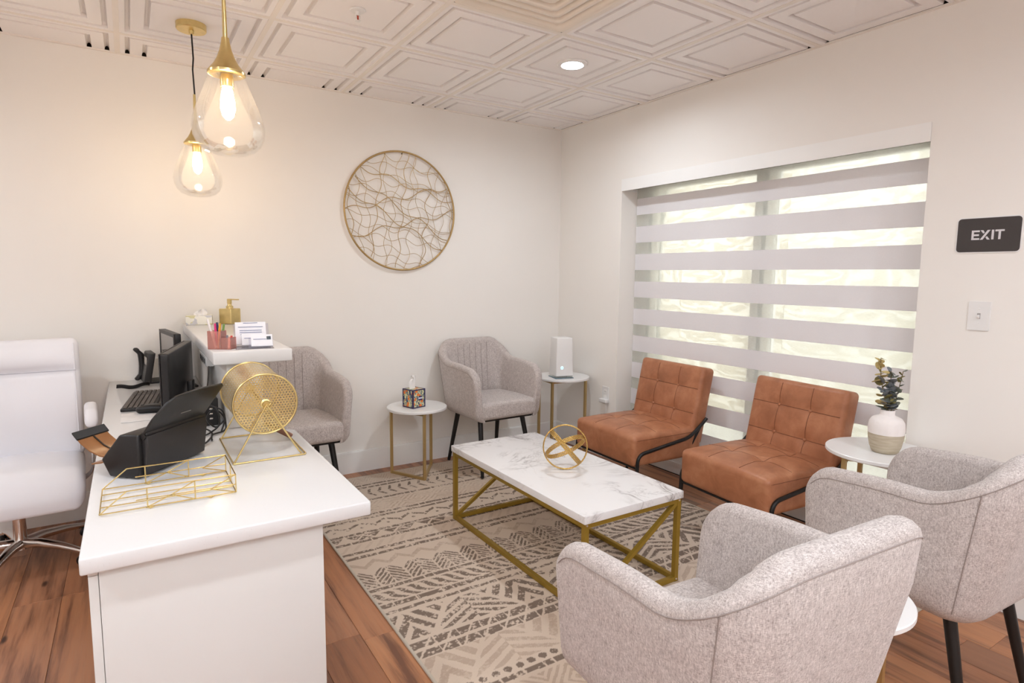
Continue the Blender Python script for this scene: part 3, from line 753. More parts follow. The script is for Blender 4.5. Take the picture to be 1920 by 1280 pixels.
# orb ornament: three rope-textured flat rings
orb = thing('orb_ornament', 'gold orb ornament of three interlocking rope rings on the coffee table', 'ornament', (-1.255, -1.735, 0.432))
def rope_ring(rad, wdt, M3):
    vs, fs = [], []
    for s in (-1.5, -0.5, 0.5, 1.5):
        path = []
        for q in range(120):
            a = 2*PI*q/120; rr = rad+0.0016*math.sin(a*44+s*2); path.append(M3 @ Vector((rr*math.cos(a), rr*math.sin(a), s*wdt/4+0.0012*math.cos(a*44+s*2))))
        vs, fs = merge((vs, fs), tube_data(path, 0.0026, 6, True))
    return frompy('ring', vs, fs, mat('orb_gold', (212, 176, 104), 0.35, 0.9, var=0.3, vscale=150), orb)
def basis(n, ctr):
    n = Vector(n).normalized(); a = n.orthogonal().normalized(); b_ = n.cross(a); m = Matrix.Identity(4)
    for i in range(3): m[i][0] = a[i]; m[i][1] = b_[i]; m[i][2] = n[i]; m[i][3] = ctr[i]
    return m
rc = (0, 0, 0.112)
rope_ring(0.108, 0.012, basis(_f, rc)); rope_ring(0.103, 0.024, basis(_r*0.75+_u*0.66+_f*0.05, rc)); rope_ring(0.100, 0.022, basis(_f*0.45-_r*0.37+_u*0.81, rc))

# ================================================================== ROUND SIDE TABLES
def side_table(label, c, rad, h, angs, rotz=0.0, z0=0.0):
    t = thing('round_side_table', label, 'side table', (c[0], c[1], z0), rotz, 'round white side tables')
    lathe('table_top', [(0.0, h-0.018), (rad-0.003, h-0.018), (rad, h-0.015), (rad, h-0.003), (rad-0.003, h), (0.0, h)], white_m, t, 72)
    P = [(0.86*rad*math.cos(a), 0.86*rad*math.sin(a)) for a in angs]; w = 0.017
    for x, y in P: tube('leg', [(x, y, 0), (x, y, h-0.018)], w*0.7071, golds_m, t, 4)
    for i, j in ((0, 1), (1, 2)):
        bar('base_rail', (*P[i], w/2), (*P[j], w/2), w, golds_m, t)
        bar('top_rail', (*P[i], h-0.018-w/2), (*P[j], h-0.018-w/2), w, golds_m, t)
    return t
dg = math.radians
side_table('small round white side table with gold legs holding the colourful tissue box', (-1.395, -0.250), 0.205, 0.472, [dg(153), dg(262), dg(33)], z0=0.009)
side_table('taller round white side table in the room corner under the white tower', (-0.226, -0.365), 0.208, 0.602, [dg(140), dg(208), dg(320)], z0=0.009)
side_table('round white side table with a vase beside the tan chair near the window', (-0.240, -2.715), 0.222, 0.616, [dg(50), dg(160), dg(280)], z0=0.009)
side_table('round white side table mostly hidden between the two nearest tub chairs', (-1.345, -3.125), 0.205, 0.472, [dg(-25), dg(95), dg(215)], z0=0.009)

# ================================================================== SMALL THINGS ON THE TABLES
# white tower on a mirrored plate
t = thing('tower_purifier', 'white tapered tower appliance standing on a mirrored plate in the corner', 'air purifier', (-0.272, -0.405, 0.611), dg(-14))
def taper(x, y, z): f = 1-0.11*(z+0.145)/0.29; return (x*f, y*f, z)
rbox('body', (0.142, 0.142, 0.29), (0, 0, 0.018+0.145), white_m, t, 0.008, 2, (0, 0, 2), taper)
rbox('glass_foot', (0.136, 0.136, 0.012), (0, 0, 0.012), clear_m, t, 0.001, 1)
rbox('mirror_plate', (0.146, 0.146, 0.005), (0, 0, 0.003), mirror_m, t, 0.001, 1)
rbox('plate_edge', (0.149, 0.149, 0.003), (0, 0, 0.0015), slate_m, t, 0.0005, 1)
lathe('power_light', [(0.0, 0.0008), (0.010, 0.0006), (0.012, 0)], mat('blue_glow', (190, 230, 245), 0.3, emit=((0.55, 0.85, 1.0), 0.8)), t, 20, loc=(-0.022, -0.0705, 0.082), rot=(PI/2+0.027, 0, 0))
rbox('brand_mark', (0.014, 0.0006, 0.0022), (-0.022, -0.0716, 0.082), slate_m, t, 0.0002, 1)
# cube tissue box
def pattern_mat():
    k = NT('floral_print'); v = k.coords()
    vo = k.n('ShaderNodeTexVoronoi'); vo.inputs['Scale'].default_value = 30; k.l(v, vo.inputs['Vector'])
    st = k.noise(k.coords(scale=(1.0, 1.0, 0.35)), 62, 1, 0.4, 2.2)
    c = k.ramp(st, [(0.0, s2l((46, 56, 96))), (0.40, s2l((70, 120, 150))), (0.45, s2l((236, 228, 170))), (0.55, s2l((240, 232, 180))), (0.60, s2l((96, 140, 130))), (0.66, s2l((46, 48, 90)))], 'CONSTANT')
    hit = k.ramp(vo.outputs['Distance'], [(0.0, (1, 1, 1)), (0.34, (0, 0, 0))], 'CONSTANT')
    k.l(k.mix(hit, c, s2l((240, 128, 50))), k.b.inputs['Base Color']); k.b.inputs['Roughness'].default_value = 0.5; return k.m
navy_m = mat('navy_print', (52, 42, 84), 0.5)
t = thing('tissue_box', 'cube tissue box with bright orange floral print and a pulled tissue', 'tissue box', (-1.422, -0.262, 0.482), dg(16))
rbox('box', (0.108, 0.108, 0.125), (0, 0, 0.0625), pattern_mat(), t, 0.002, 1)
for sx in (-1, 1):
    for sy in (-1, 1): rbox('edge_band', (0.010, 0.010, 0.1265), (sx*0.050, sy*0.050, 0.0632), navy_m, t, 0.001, 1)
for zz in (0.004, 0.122):
    for s_ in (-1, 1): rbox('edge_band', (0.092, 0.0095, 0.007), (0, s_*0.0501, zz), navy_m, t, 0.001, 1); rbox('edge_band', (0.0095, 0.092, 0.007), (s_*0.0501, 0, zz), navy_m, t, 0.001, 1)
for zz, w_ in ((0.076, 0.028), (0.054, 0.032)): rbox('label_patch', (w_, 0.0012, 0.011), (0.012, -0.0542, zz), navy_m, t, 0.0004, 1)
rbox('label_patch', (0.034, 0.0012, 0.010), (0.012, -0.0541, 0.065), mat('pale_label', (222, 222, 240), 0.5), t, 0.0004, 1)
def tissue_sheet(name, parent, base, w, h, seed, loc):
    rr = random.Random(seed); vs = []; fs = []; nu, nv = 10, 9
    for j in range(nv+1):
        v = j/nv
        for i in range(nu+1):
            u = i/nu-0.5; wid = w*(0.45+0.75*v-0.95*v*v); y = 0.010*math.sin(u*14+v*3)*(0.4+v)+0.012*v*(1-2*abs(u))
            vs.append((u*wid+0.012*v*v, y, h*v*(1-0.25*abs(u)*2*(1 if u < 0 else 0.2))))
    for j in range(nv):
        for i in range(nu): a = j*(nu+1)+i; fs.append((a, a+1, a+nu+2, a+nu+1))
    n = len(vs); vs += [(x, y+0.0008, z_) for x, y, z_ in vs]; fs += [tuple(q+n for q in reversed(f)) for f in fs]
    return frompy(name, vs, fs, tissue_m, parent, True, loc)
tissue_sheet('tissue', t, 0, 0.10, 0.095, 3, (-0.012, 0, 0.122))
# vase with eucalyptus
def vase_mat():
    k = NT('two_tone_ceramic'); v = k.coords(); sx = k.n('ShaderNodeSeparateXYZ'); k.l(v, sx.inputs[0])
    lim = k.math('GREATER_THAN', sx.outputs[2], 0.086)
    n = k.noise(k.coords(scale=(1, 1, 7)), 14, 4); body = k.ramp(n, [(0.3, s2l((176, 160, 136))), (0.7, s2l((202, 190, 168)))])
    w = k.n('ShaderNodeTexVoronoi'); w.inputs['Scale'].default_value = 90; k.l(k.coords(scale=(1, 1, 0.5)), w.inputs['Vector'])
    k.l(k.mix(lim, body, s2l((244, 236, 232))), k.b.inputs['Base Color']); k.b.inputs['Roughness'].default_value = 0.7
    k.bump(k.mix(lim, n, w.outputs['Distance']), 0.35, 0.003); return k.m
vz = 0.625; vp = (-0.255, -2.735)
lathe_v = lathe('ceramic_vase', [(0.0, 0.0), (0.046, 0.0), (0.052, 0.004), (0.062, 0.03), (0.069, 0.07), (0.071, 0.105), (0.068, 0.135), (0.058, 0.152), (0.042, 0.160), (0.031, 0.163), (0.0275, 0.170), (0.0285, 0.187), (0.0265, 0.189), (0.024, 0.186), (0.023, 0.168), (0.0, 0.150)], vase_mat(), None, 48, loc=(vp[0], vp[1], vz), sharp=70)
tag(lathe_v, 'white and sand two-tone ceramic vase on the round table near the window', 'vase')
leaf_ms = [mat('leaf_grey_green', (112, 118, 106), 0.6, var=0.2, vscale=40), mat('leaf_olive', (124, 114, 66), 0.6, var=0.2, vscale=40), mat('leaf_tan', (190, 168, 110), 0.6, var=0.2, vscale=40), mat('leaf_slate', (114, 118, 122), 0.6, var=0.15, vscale=40)]
stem_m = mat('dry_stem', (120, 100, 66), 0.7)
def leaf_mesh(nm, m):
    vs = [(0, 0, 0)]; fs = []; n = 12
    for ring, f in ((0.55, 0.10), (1.0, 0.28)):
        for i in range(n):
            a = 2*PI*i/n; vs.append((ring*(1+math.cos(a)*0.98)/2*1.0 if False else 0.5+0.5*ring*math.cos(a), 0.5*ring*0.95*math.sin(a), f*0.22*ring+0.04*math.sin(a*2)))
    for i in range(n): fs.append((0, 1+i, 1+(i+1) % n)); fs.append((1+i, 1+n+i, 1+n+(i+1) % n, 1+(i+1) % n))
    k = len(vs); vs += [(x, y, z_+0.025) for x, y, z_ in vs]; fs += [tuple(q+k for q in reversed(f)) for f in fs]
    for i in range(n): fs.append((1+n+i, 1+n+(i+1) % n, 1+n+(i+1) % n+k, 1+n+i+k))
    me = bpy.data.meshes.new('leaf'); me.from_pydata(vs, [], fs); me.materials.append(m); me.polygons.foreach_set('use_smooth', [True]*len(me.polygons)); me.set_sharp_from_angle(angle=dg(50)); return me
LM = [leaf_mesh('leaf', m) for m in leaf_ms]
def sprig(label, path, n, kinds, size, seed):
    t = thing('eucalyptus_sprig', label, 'plant', (vp[0], vp[1], vz+0.155), 0, 'eucalyptus sprigs in the vase')
    pts = [Vector(p) for p in path]; rr = random.Random(seed); cur = []
    for q in range(25):
        u = q/24*(len(pts)-1); i = min(int(u), len(pts)-2); f = u-i; cur.append(pts[i].lerp(pts[i+1], f))
    tube('stem', cur, 0.0016, stem_m, t, 6)
    for q in range(n):
        u = 0.22+0.78*(q/(n-1)); p = cur[min(24, int(u*24))]; sz = size*(1.15-0.55*u)*rr.uniform(0.8, 1.2)
        o = newobj('leaf', LM[rr.choice(kinds)], None, t); o.location = p; o.scale = (sz, sz*rr.uniform(0.85, 1.1), sz)
        o.rotation_euler = (rr.uniform(-0.9, 0.5), rr.uniform(-1.0, 0.3), q*2.4+rr.uniform(-0.4, 0.4))
# screen-right at the table is about (0.84,-0.54); toward the viewer (-0.54,-0.84)
rt = Vector((0.84, -0.54, 0)); tw = Vector((-0.54, -0.84, 0)); upv = Vector((0, 0, 1))
P3 = lambda a, b, c: rt*a+tw*b+upv*c
sprig('tall tan and grey eucalyptus sprig at the left of the vase', [P3(0, 0, 0), P3(-0.010, 0.004, 0.05), P3(-0.034, 0.008, 0.12), P3(-0.050, 0.012, 0.19), P3(-0.056, 0.012, 0.262)], 24, [2, 2, 1, 3], 0.046, 1)
sprig('dense slate grey eucalyptus sprig in the middle of the vase', [P3(0.0, 0, 0), P3(0.006, -0.006, 0.05), P3(0.006, -0.004, 0.12), P3(0.004, -0.004, 0.205)], 28, [3, 0, 0, 3], 0.045, 2)
sprig('thin olive eucalyptus sprig leaning right out of the vase', [P3(0.004, 0, 0), P3(0.018, 0.01, 0.06), P3(0.034, 0.01, 0.13), P3(0.048, 0.008, 0.205)], 16, [0, 1, 1], 0.034, 5)

# ================================================================== WALL THINGS
art = thing('wire_wall_art', 'round gold wire wall art of wavy crossing wires on the back wall', 'wall art', (-1.398, -0.022, 1.818))
AR = 0.405
tube('rim', [(AR*math.cos(2*PI*q/96), 0, AR*math.sin(2*PI*q/96)) for q in range(96)], 0.0065, artg_m, art, 8, True)
ra = random.Random(11)
def wire(f, r_, dy):
    seg = []
    for q in range(81):
        p = f(q/80)
        if math.hypot(*p) < AR-0.002: seg.append((p[0], dy, p[1]))
        elif seg: break
    if len(seg) > 4: tube('wire', seg, r_, artg_m, art, 6)
for k in range(13):                                        # running across, drifting down to the right or up
    z0 = -0.37+0.0617*k; ph = ra.uniform(0, 6.3); am = ra.uniform(0.010, 0.019); sl_ = ra.uniform(-0.30, -0.06)
    wire(lambda u: (-0.41+0.82*u, z0+am*math.sin(2*PI*u*4.2+ph)-sl_*0.2+sl_*(u-0.1)*0.8), 0.0016, ra.uniform(-0.004, 0.004))
for (z0, z1, ph) in ((-0.02, 0.21, 0.3), (-0.20, 0.02, 1.5), (0.25, -0.22, 0.8), (0.14, -0.32, 2.0), (0.31, 0.08, 0.2)):
    wire(lambda u: (-0.41+0.82*u, z0+(z1-z0)*u+0.020*math.sin(2*PI*u*3.1+ph)), 0.0026, 0.005)
for k in range(13):
    x0 = -0.37+0.0617*k; ph = ra.uniform(0, 6.3); am = ra.uniform(0.010, 0.020); sl_ = ra.uniform(-0.14, 0.10)
    wire(lambda u: (x0+am*math.sin(2*PI*u*3.8+ph)+sl_*(u-0.5), 0.41-0.82*u), 0.0016 if k % 3 else 0.0024, ra.uniform(-0.006, 0.002))
tube('hanger', [(0.01, 0.0, AR-0.004), (0.01, 0.021, AR-0.012)], 0.003, black_m, art, 8)

# exit sign: local x runs to the viewer's right along the wall, y up
def rrect(w, h, r, n=5):
    out = []
    for cx_, cy_, a0 in ((w/2-r, h/2-r, 0), (-w/2+r, h/2-r, 90), (-w/2+r, -h/2+r, 180), (w/2-r, -h/2+r, 270)):
        for q in range(n+1): a = dg(a0+90*q/n); out.append((cx_+r*math.cos(a), cy_+r*math.sin(a)))
    return out
def wallM(y, z, x=0.0):  # local X -> -y world, local Y -> +z, local Z -> -x (out of the wall)
    return Matrix(((0, 0, -1, x), (-1, 0, 0, y), (0, 1, 0, z), (0, 0, 0, 1)))
ex = thing('exit_sign', 'black rectangular EXIT sign with white letters on the wall', 'sign'); ex.matrix_world = wallM(-2.951, 1.570)
prism('white_border', rrect(0.229, 0.150, 0.016), 0.003, white_m, ex)
prism('black_face', rrect(0.2195, 0.1405, 0.0135), 0.0042, mat('sign_black', (62, 56, 55), 0.55, var=0.03), ex)
lw, lh, st_ = 0.030, 0.0395, 0.0078
def letter(polys, ox):
    vs, fs = [], []
    for poly in polys:
        n = len(poly); b0 = len(vs)
        vs += [(x+ox, y, 0.0040) for x, y in poly]+[(x+ox, y, 0.0056) for x, y in poly]
        fs += [tuple(b0+i for i in reversed(range(n))), tuple(b0+n+i for i in range(n))]+[(b0+i, b0+(i+1) % n, b0+n+(i+1) % n, b0+n+i) for i in range(n)]
    frompy('letter', vs, fs, mat('sign_letter', (224, 220, 222), 0.5), ex, False)
rc_ = lambda a, b, c, d: [(a, b), (c, b), (c, d), (a, d)]
h2 = lh/2
letter([rc_(0, -h2, st_, h2), rc_(st_, h2-0.0072, 0.028, h2), rc_(st_, -0.0036, 0.0262, 0.0036), rc_(st_, -h2, 0.0285, -h2+0.0072)], -0.0575)
letter([[(0.0, -h2), (0.0095, -h2), (0.0345, h2), (0.025, h2)], [(0.0, h2), (0.0095, h2), (0.0155, h2*0.50), (0.0105, h2*0.28)], [(0.0345, -h2), (0.025, -h2), (0.019, -h2*0.5), (0.024, -h2*0.28)]], -0.0270)
letter([rc_(0, -h2, st_, h2)], 0.0125)
letter([rc_(0, h2-0.0072, 0.031, h2), rc_(0.0116, -h2, 0.0116+st_, h2-0.0072)], 0.0245)

sw = thing('light_switch', 'white toggle light switch plate below the exit sign', 'light switch'); sw.matrix_world = wallM(-2.946, 1.231)
prism('plate', rrect(0.078, 0.122, 0.004), 0.005, white_m, sw)
prism('toggle_slot', rc_(-0.006, -0.012, 0.006, 0.012), 0.0056, mat('slot_grey', (170, 164, 160), 0.5), sw)
tg_ = rbox('toggle', (0.008, 0.012, 0.014), (0, -0.003, 0.009), white_m, sw, 0.002, 2, rot=(dg(25), 0, 0))
for q in (-0.030, 0.030): lathe('screw', [(0.0, 0.0062), (0.003, 0.006), (0.0034, 0.005)], white_m, sw, 12, loc=(0, q, 0))
ou = thing('wall_outlet', 'white wall outlet with a plugged-in adapter near the corner', 'outlet'); ou.matrix_world = wallM(-0.616, 0.488)
prism('plate', rrect(0.072, 0.116, 0.004), 0.005, white_m, ou)
for q in (0.022, -0.022): prism('socket_face', [(x, y+q) for x, y in rrect(0.034, 0.030, 0.010)], 0.0066, trim_m, ou)
for s_ in (-0.006, 0.006): prism('slot', rc_(s_-0.001, 0.018, s_+0.001, 0.027), 0.0070, slate_m, ou)
ad = thing('power_adapter', 'white plug adapter hanging from the wall outlet', 'adapter'); ad.matrix_world = wallM(-0.616, 0.442, -0.0075)
rbox('body', (0.078, 0.030, 0.036), (0.008, 0, 0.018), white_m, ad, 0.006, 2)
tube('cable', [(0.035, -0.012, 0.02), (0.040, -0.05, 0.022), (0.030, -0.14, 0.014), (0.012, -0.22, 0.010), (0.0, -0.30, 0.006), (0.0, -0.40, 0.010), (0.03, -0.425, 0.05)], 0.0022, white_m, ad, 6)

# ================================================================== PENDANT LAMPS
bulb_m = NT('warm_bulb'); bulb_m.b.inputs['Base Color'].default_value = (1, 0.9, 0.7, 1)
_c = bulb_m.ramp(bulb_m.noise(bulb_m.coords(), 30, 2), [(0.3, (1.0, 0.74, 0.46)), (0.7, (1.0, 0.79, 0.52))]); bulb_m.l(_c, bulb_m.b.inputs['Emission Color']); bulb_m.b.inputs['Emission Strength'].default_value = BULB
def pendant(label, x, y, zb):
    t = thing('pendant_lamp', label, 'pendant lamp', (x, y, zb), 0, 'brass and glass teardrop pendant lamps')
    top = H-zb
    lathe('ceiling_canopy', [(0.0, top+0.006), (0.066, top+0.006), (0.066, top-0.020), (0.063, top-0.024), (0.012, top-0.025), (0.010, top-0.040), (0.0, top-0.041)], gold_m, t, 48)
    tube('cord', [(0, 0, top-0.038), (0.003, 0, top-0.15), (-0.002, 0, 0.60), (0.002, 0, 0.478)], 0.0036, black_m, t, 8)
    lathe('stem', [(0.0, 0.485), (0.0055, 0.485), (0.006, 0.47), (0.0075, 0.36), (0.008, 0.345)], gold_m, t, 20)
    lathe('brass_cone', [(0.0, 0.362), (0.011, 0.362), (0.0125, 0.350), (0.018, 0.325), (0.027, 0.300), (0.038, 0.280), (0.052, 0.262), (0.056, 0.257), (0.056, 0.250), (0.050, 0.248), (0.0, 0.256)], gold_m, t, 48)
    prof = [(0.050, 0.249), (0.056, 0.238), (0.066, 0.212), (0.080, 0.178), (0.094, 0.143), (0.104, 0.110), (0.108, 0.085), (0.105, 0.058), (0.094, 0.033), (0.075, 0.015), (0.050, 0.005), (0.025, 0.001), (0.0, 0.0)]
    inn = [(max(0, r_-0.0022), z_+0.0022) for r_, z_ in reversed(prof)]
    lathe('glass_shade', prof+inn, bloom_glass_m, t, 56, sharp=80)
    lathe('socket', [(0.0, 0.252), (0.018, 0.252), (0.020, 0.244), (0.020, 0.212), (0.0, 0.212)], gold_m, t, 24)
    lathe('bulb', [(0.012, 0.214), (0.016, 0.200), (0.021, 0.170), (0.022, 0.145), (0.016, 0.122), (0.006, 0.112), (0.0, 0.110)], bulb_m.m, t, 24)
    return t
pendant('farther brass and clear glass teardrop pendant lamp, hanging lower in view beside the wall', -2.715, -0.648, 1.750)
pendant('nearer brass and clear glass teardrop pendant lamp over the desk', -2.7325, -1.848, 1.755)

# ================================================================== RECEPTION DESK
DZ = 0.765
def beveled(o, w=0.004, seg=2):
    b = o.modifiers.new('edge_round', 'BEVEL'); b.width = w; b.segments = seg; b.limit_method = 'ANGLE'; b.angle_limit = dg(40); o.data.polygons.foreach_set('use_smooth', [True]*len(o.data.polygons)); return o
wt = prism('desk_worktop', [(-3.150, -2.475), (-2.500, -2.475), (-2.500, -1.590), (-2.520, -1.568), (-2.585, -1.568), (-2.585, -0.003), (-3.150, -0.003)], 0.040, quartz_m, None, loc=(0, 0, DZ-0.040)); beveled(wt, 0.005)
tag(wt, 'long white quartz worktop of the reception desk, at the left', 'worktop')
cb = thing('desk_cabinet', 'white end cabinet under the near end of the reception worktop', 'cabinet', (0, 0, 0))
bounds('end_panel', (-3.118, -2.440, 0.0), (-2.622, -2.420, DZ-0.040), panel_m, cb, 0.0015, 1)
bounds('body', (-3.117, -2.420, 0.0), (-2.622, -1.960, DZ-0.041), panel_m, cb, 0.001, 1)
for ya, yb in ((-2.438, -2.202), (-2.198, -1.962)):
    d_ = bounds('door', (-3.138, ya, 0.095), (-3.119, yb, DZ-0.060), panel_m, cb, 0.002, 1)
    rbox('finger_pull', (0.004, 0.10, 0.010), (-3.1365, (ya+yb)/2, DZ-0.067), slate_m, d_, 0.001, 1)
bounds('kick_board', (-3.098, -2.438, 0.0), (-3.090, -1.962, 0.095), panel_m, cb, 0.001, 1)
bounds('top_rail', (-3.138, -2.440, DZ-0.058), (-3.119, -1.962, DZ-0.041), panel_m, cb, 0.001, 1)
mp = thing('desk_front_panel', 'white front panel closing the visitor side of the reception desk', 'panel', (0, 0, 0))
bounds('panel', (-2.645, -1.958, 0.0), (-2.625, -0.016, DZ-0.041), panel_m, mp, 0.001, 1)
bounds('support', (-3.10, -0.045, 0.0), (-2.646, -0.020, DZ-0.041), panel_m, mp, 0.001, 1)
rb = thing('raised_bar', 'raised white transaction bar on the desk against the back wall', 'counter', (0, 0, 0))
o = prism('bar_top', [(-2.772, -1.500), (-2.482, -1.500), (-2.482, -0.003), (-2.772, -0.003)], 0.052, quartz_m, rb, loc=(0, 0, 1.080-0.052)); beveled(o, 0.006)
bounds('bar_wall', (-2.722, -1.452, DZ+0.001), (-2.590, -0.003, 1.027), panel_m, rb, 0.002, 1)
ZT = DZ+0.0005; ZR = 1.0805

# ---- raffle drum of perforated gold sheet, axis along y
dr = thing('raffle_drum', 'gold perforated raffle drum on a wire stand at the desk end', 'raffle drum', (-2.665, -1.775, ZT))
def holes(R0, pitch, shape, hole=0.39):
    """hexagonal cells with a round hole each: returns 2-D quads"""
    vs = []; fs = []; ry = pitch*0.8660
    hx = [(pitch*0.5774*math.cos(PI/6+PI/3*k), pitch*0.5774*math.sin(PI/6+PI/3*k)) for k in range(6)]
    for (cx_, cy_) in shape(pitch, ry):
        b0 = len(vs)
        for k in range(6): vs.append((cx_+hx[k][0], cy_+hx[k][1]))
        for k in range(6): vs.append((cx_+hx[k][0]/0.5774*hole, cy_+hx[k][1]/0.5774*hole))
        for k in range(6): j = (k+1) % 6; fs.append((b0+k, b0+j, b0+6+j, b0+6+k))
    return vs, fs
DRr = 0.100; DL = 0.150; hub = 0.184
def disc(pitch, ry):
    out = []
    for j in range(-20, 21):
        for i in range(-20, 21):
            p = ((i+0.5*(j % 2))*pitch, j*ry)
            if 0.016 < math.hypot(*p) < DRr-0.004: out.append(p)
    return out
v2, f2 = holes(DRr, 0.0096, disc)
hr = Matrix.Translation((0, 0, hub))
for s_ in (-1, 1):
    frompy('end_disc', [(x, s_*DL, hub+y) for x, y in v2], f2, gold_m, dr, False)
    tube('rim', [(DRr*math.cos(2*PI*q/64), s_*DL, hub+DRr*math.sin(2*PI*q/64)) for q in range(64)], 0.0035, gold_m, dr, 8, True)
    lathe('hub', [(0.0, 0.010), (0.010, 0.010), (0.012, 0.006), (0.017, 0.004), (0.017, -0.002)], gold_m, dr, 24, loc=(0, s_*DL, hub), rot=(PI/2 if s_ < 0 else -PI/2, 0, 0))
nc = 72; pit = 2*PI*DRr/nc
v3, f3 = holes(0, pit, lambda p, ry: [((i+0.5*(j % 2))*p, -DL+ry*(j+0.5)) for j in range(int(2*DL/ry)) for i in range(nc)], 0.33)
frompy('drum_shell', [(DRr*math.cos(x/DRr), y, hub+DRr*math.sin(x/DRr)) for x, y in v3], f3, gold_m, dr, False)
wr = 0.0028
for s_ in (-1, 1):
    y = s_*(DL+0.016)
    tube('stand_leg', fillet([(0, y, hub), (-0.098, y, 0.012), (-0.104, y, 0.004)], 0.01, 3), wr, goldw_m, dr, 8); tube('stand_leg', fillet([(0, y, hub), (0.100, y, 0.012), (0.106, y, 0.004)], 0.01, 3), wr, goldw_m, dr, 8)
tube('stand_base', fillet([(-0.108, -0.178, wr), (0.120, -0.178, wr), (0.120, 0.178, wr), (-0.108, 0.178, wr), (-0.108, -0.178, wr)], 0.012, 4), wr, goldw_m, dr, 8)
tube('axle', [(0, -DL-0.02, hub), (0, DL+0.02, hub)], 0.003, goldw_m, dr, 8)
tube('crank', fillet([(0.004, -DL-0.02, hub), (0.004, -DL-0.03, hub), (0.012, -DL-0.03, hub+0.006)], 0.004, 3), 0.002, goldw_m, dr, 8)
wa = Matrix.Identity(4)
hnd = rbox('wooden_handle', (0.110, 0.022, 0.016), (0.080, 0.070, 0.035), mat('dark_wood', (120, 78, 58), 0.5, var=0.15, vscale=30), dr, 0.006, 2, rot=(0, dg(24), dg(-38)))

# ---- wire letter tray
tr = thing('letter_tray', 'gold wire letter tray lying at the near end of the desk', 'letter tray', (-2.962, -2.125, ZT))
a, b, c, r_ = 0.158, 0.105, 0.056, 0.0017
def wr_(name, *p): tube(name, list(p), r_, goldw_m, tr, 6)
z0 = 0.006
for y in (-b, b):
    wr_('bottom_rail', (-a, y, z0), (a, y, z0)); wr_('top_rail', (-a*0.62, y, c), (a, y, c)); wr_('slope_rail', (-a, y, z0), (-a*0.62, y, c))
    wr_('upright', (a, y, z0), (a, y, c)); wr_('upright', (-a*0.34, y, z0), (-a*0.34, y, c)); wr_('upright', (a*0.36, y, z0), (a*0.36, y, c))
    wr_('diagonal_wire', (-a*0.34, y, z0), (a*0.0, y, c*0.5)); wr_('diagonal_wire', (a*0.36, y, z0), (0.0, y, c*0.5)); wr_('diagonal_wire', (0.0, y, c*0.5), (a*0.36, y, c)); wr_('diagonal_wire', (a*0.60, y, c*0.45), (a, y, z0)); wr_('diagonal_wire', (a*0.60, y, c*0.45), (a, y, c)); wr_('mid_rail', (-a*0.5, y, c*0.5), (a, y, c*0.5))
    for x in (-a*0.3, a*0.6): wr_('foot', (x-0.01, y, z0), (x, y, r_), (x+0.01, y, z0))
wr_('end_rail', (-a, -b, z0), (-a, b, z0)); wr_('end_rail', (a, -b, z0), (a, b, z0)); wr_('end_rail', (a, -b, c), (a, b, c))
for q in (-0.5, 0.0, 0.5): wr_('base_wire', (-a, b*q, z0), (a, b*q, z0))
wr_('end_wire', (a, 0, z0), (a, 0, c))

# ---- document scanner seen from behind (x = its width, y = its front)
sc = thing('document_scanner', 'black document scanner with raised feed lid and brown paper tray on the desk', 'scanner', (-3.028, -1.968, ZT), dg(47.8))
yzx = Matrix(((0, 0, 1, 0), (1, 0, 0, 0), (0, 1, 0, 0), (0, 0, 0, 1)))   # polygon (y,z) extruded along x
o = prism('body', [(0.003, 0.004), (0.105, 0.004), (0.132, 0.056), (0.066, 0.134), (0.002, 0.137)], 0.285, blackp_m, sc, mw=yzx); beveled(o, 0.006)
o = prism('rear_cover', [(-0.004, 0.010), (0.003, 0.010), (0.003, 0.142), (-0.014, 0.142), (-0.018, 0.100)], 0.262, dgrey_m, sc, mw=Matrix.Translation((0.016, 0, 0)) @ yzx); beveled(o, 0.002)
sl_y, sl_z = -0.60, 0.80
lidM = Matrix(((1, 0, 0, 0.010), (0, sl_y, -sl_z, -0.002), (0, sl_z, sl_y, 0.138), (0, 0, 0, 1)))
o = prism('feed_lid', [(0, 0), (0.262, 0), (0.268, 0.132), (0.255, 0.142), (0.14, 0.148), (0.045, 0.140), (0.018, 0.118), (0.0, 0.060)], 0.008, mat('lid_graphite', (36, 34, 33), 0.4), sc, mw=lidM); beveled(o, 0.003)
prism('brand_mark', [(0.12, 0.052), (0.165, 0.052), (0.165, 0.0545), (0.12, 0.0545)], 0.0006, mat('pale_print', (150, 146, 142), 0.6), sc, mw=lidM @ Matrix.Translation((0, 0, 0.008)))
prism('lid_ledge', [(0.0, -0.012), (0.262, -0.012), (0.262, 0.004), (0.0, 0.004)], 0.016, blackp_m, sc, mw=lidM)
def trayseg(name, prof, x0, x1, m, parent):
    vs = []; fs = []
    for (y, z_) in prof: vs += [(x0, y, z_), (x1, y, z_), (x1, y, z_-0.004), (x0, y, z_-0.004)]
    for i in range(len(prof)-1):
        for k in range(4): fs.append((i*4+k, i*4+(k+1) % 4, i*4+4+(k+1) % 4, i*4+4+k))
    fs += [(0, 1, 2, 3), tuple(len(vs)-4+k for k in (3, 2, 1, 0))]
    return frompy(name, vs, fs, m, parent, True, sharp=40)
trayseg('output_tray', [(0.11, 0.055), (0.15, 0.040), (0.185, 0.034)], 0.02, 0.20, brownp_m, sc)
tw_ = trayseg('tray_extension', [(0.155, 0.044), (0.19, 0.048), (0.225, 0.062), (0.255, 0.084), (0.275, 0.105)], 0.055, 0.165, brownp_m, sc)
trayseg('stop_flap', [(0.262, 0.096), (0.279, 0.116)], 0.05, 0.17, blackp_m, tw_)
trayseg('rib', [(0.16, 0.0475), (0.19, 0.0505), (0.225, 0.0655), (0.262, 0.094)], 0.108, 0.112, blackp_m, tw_)
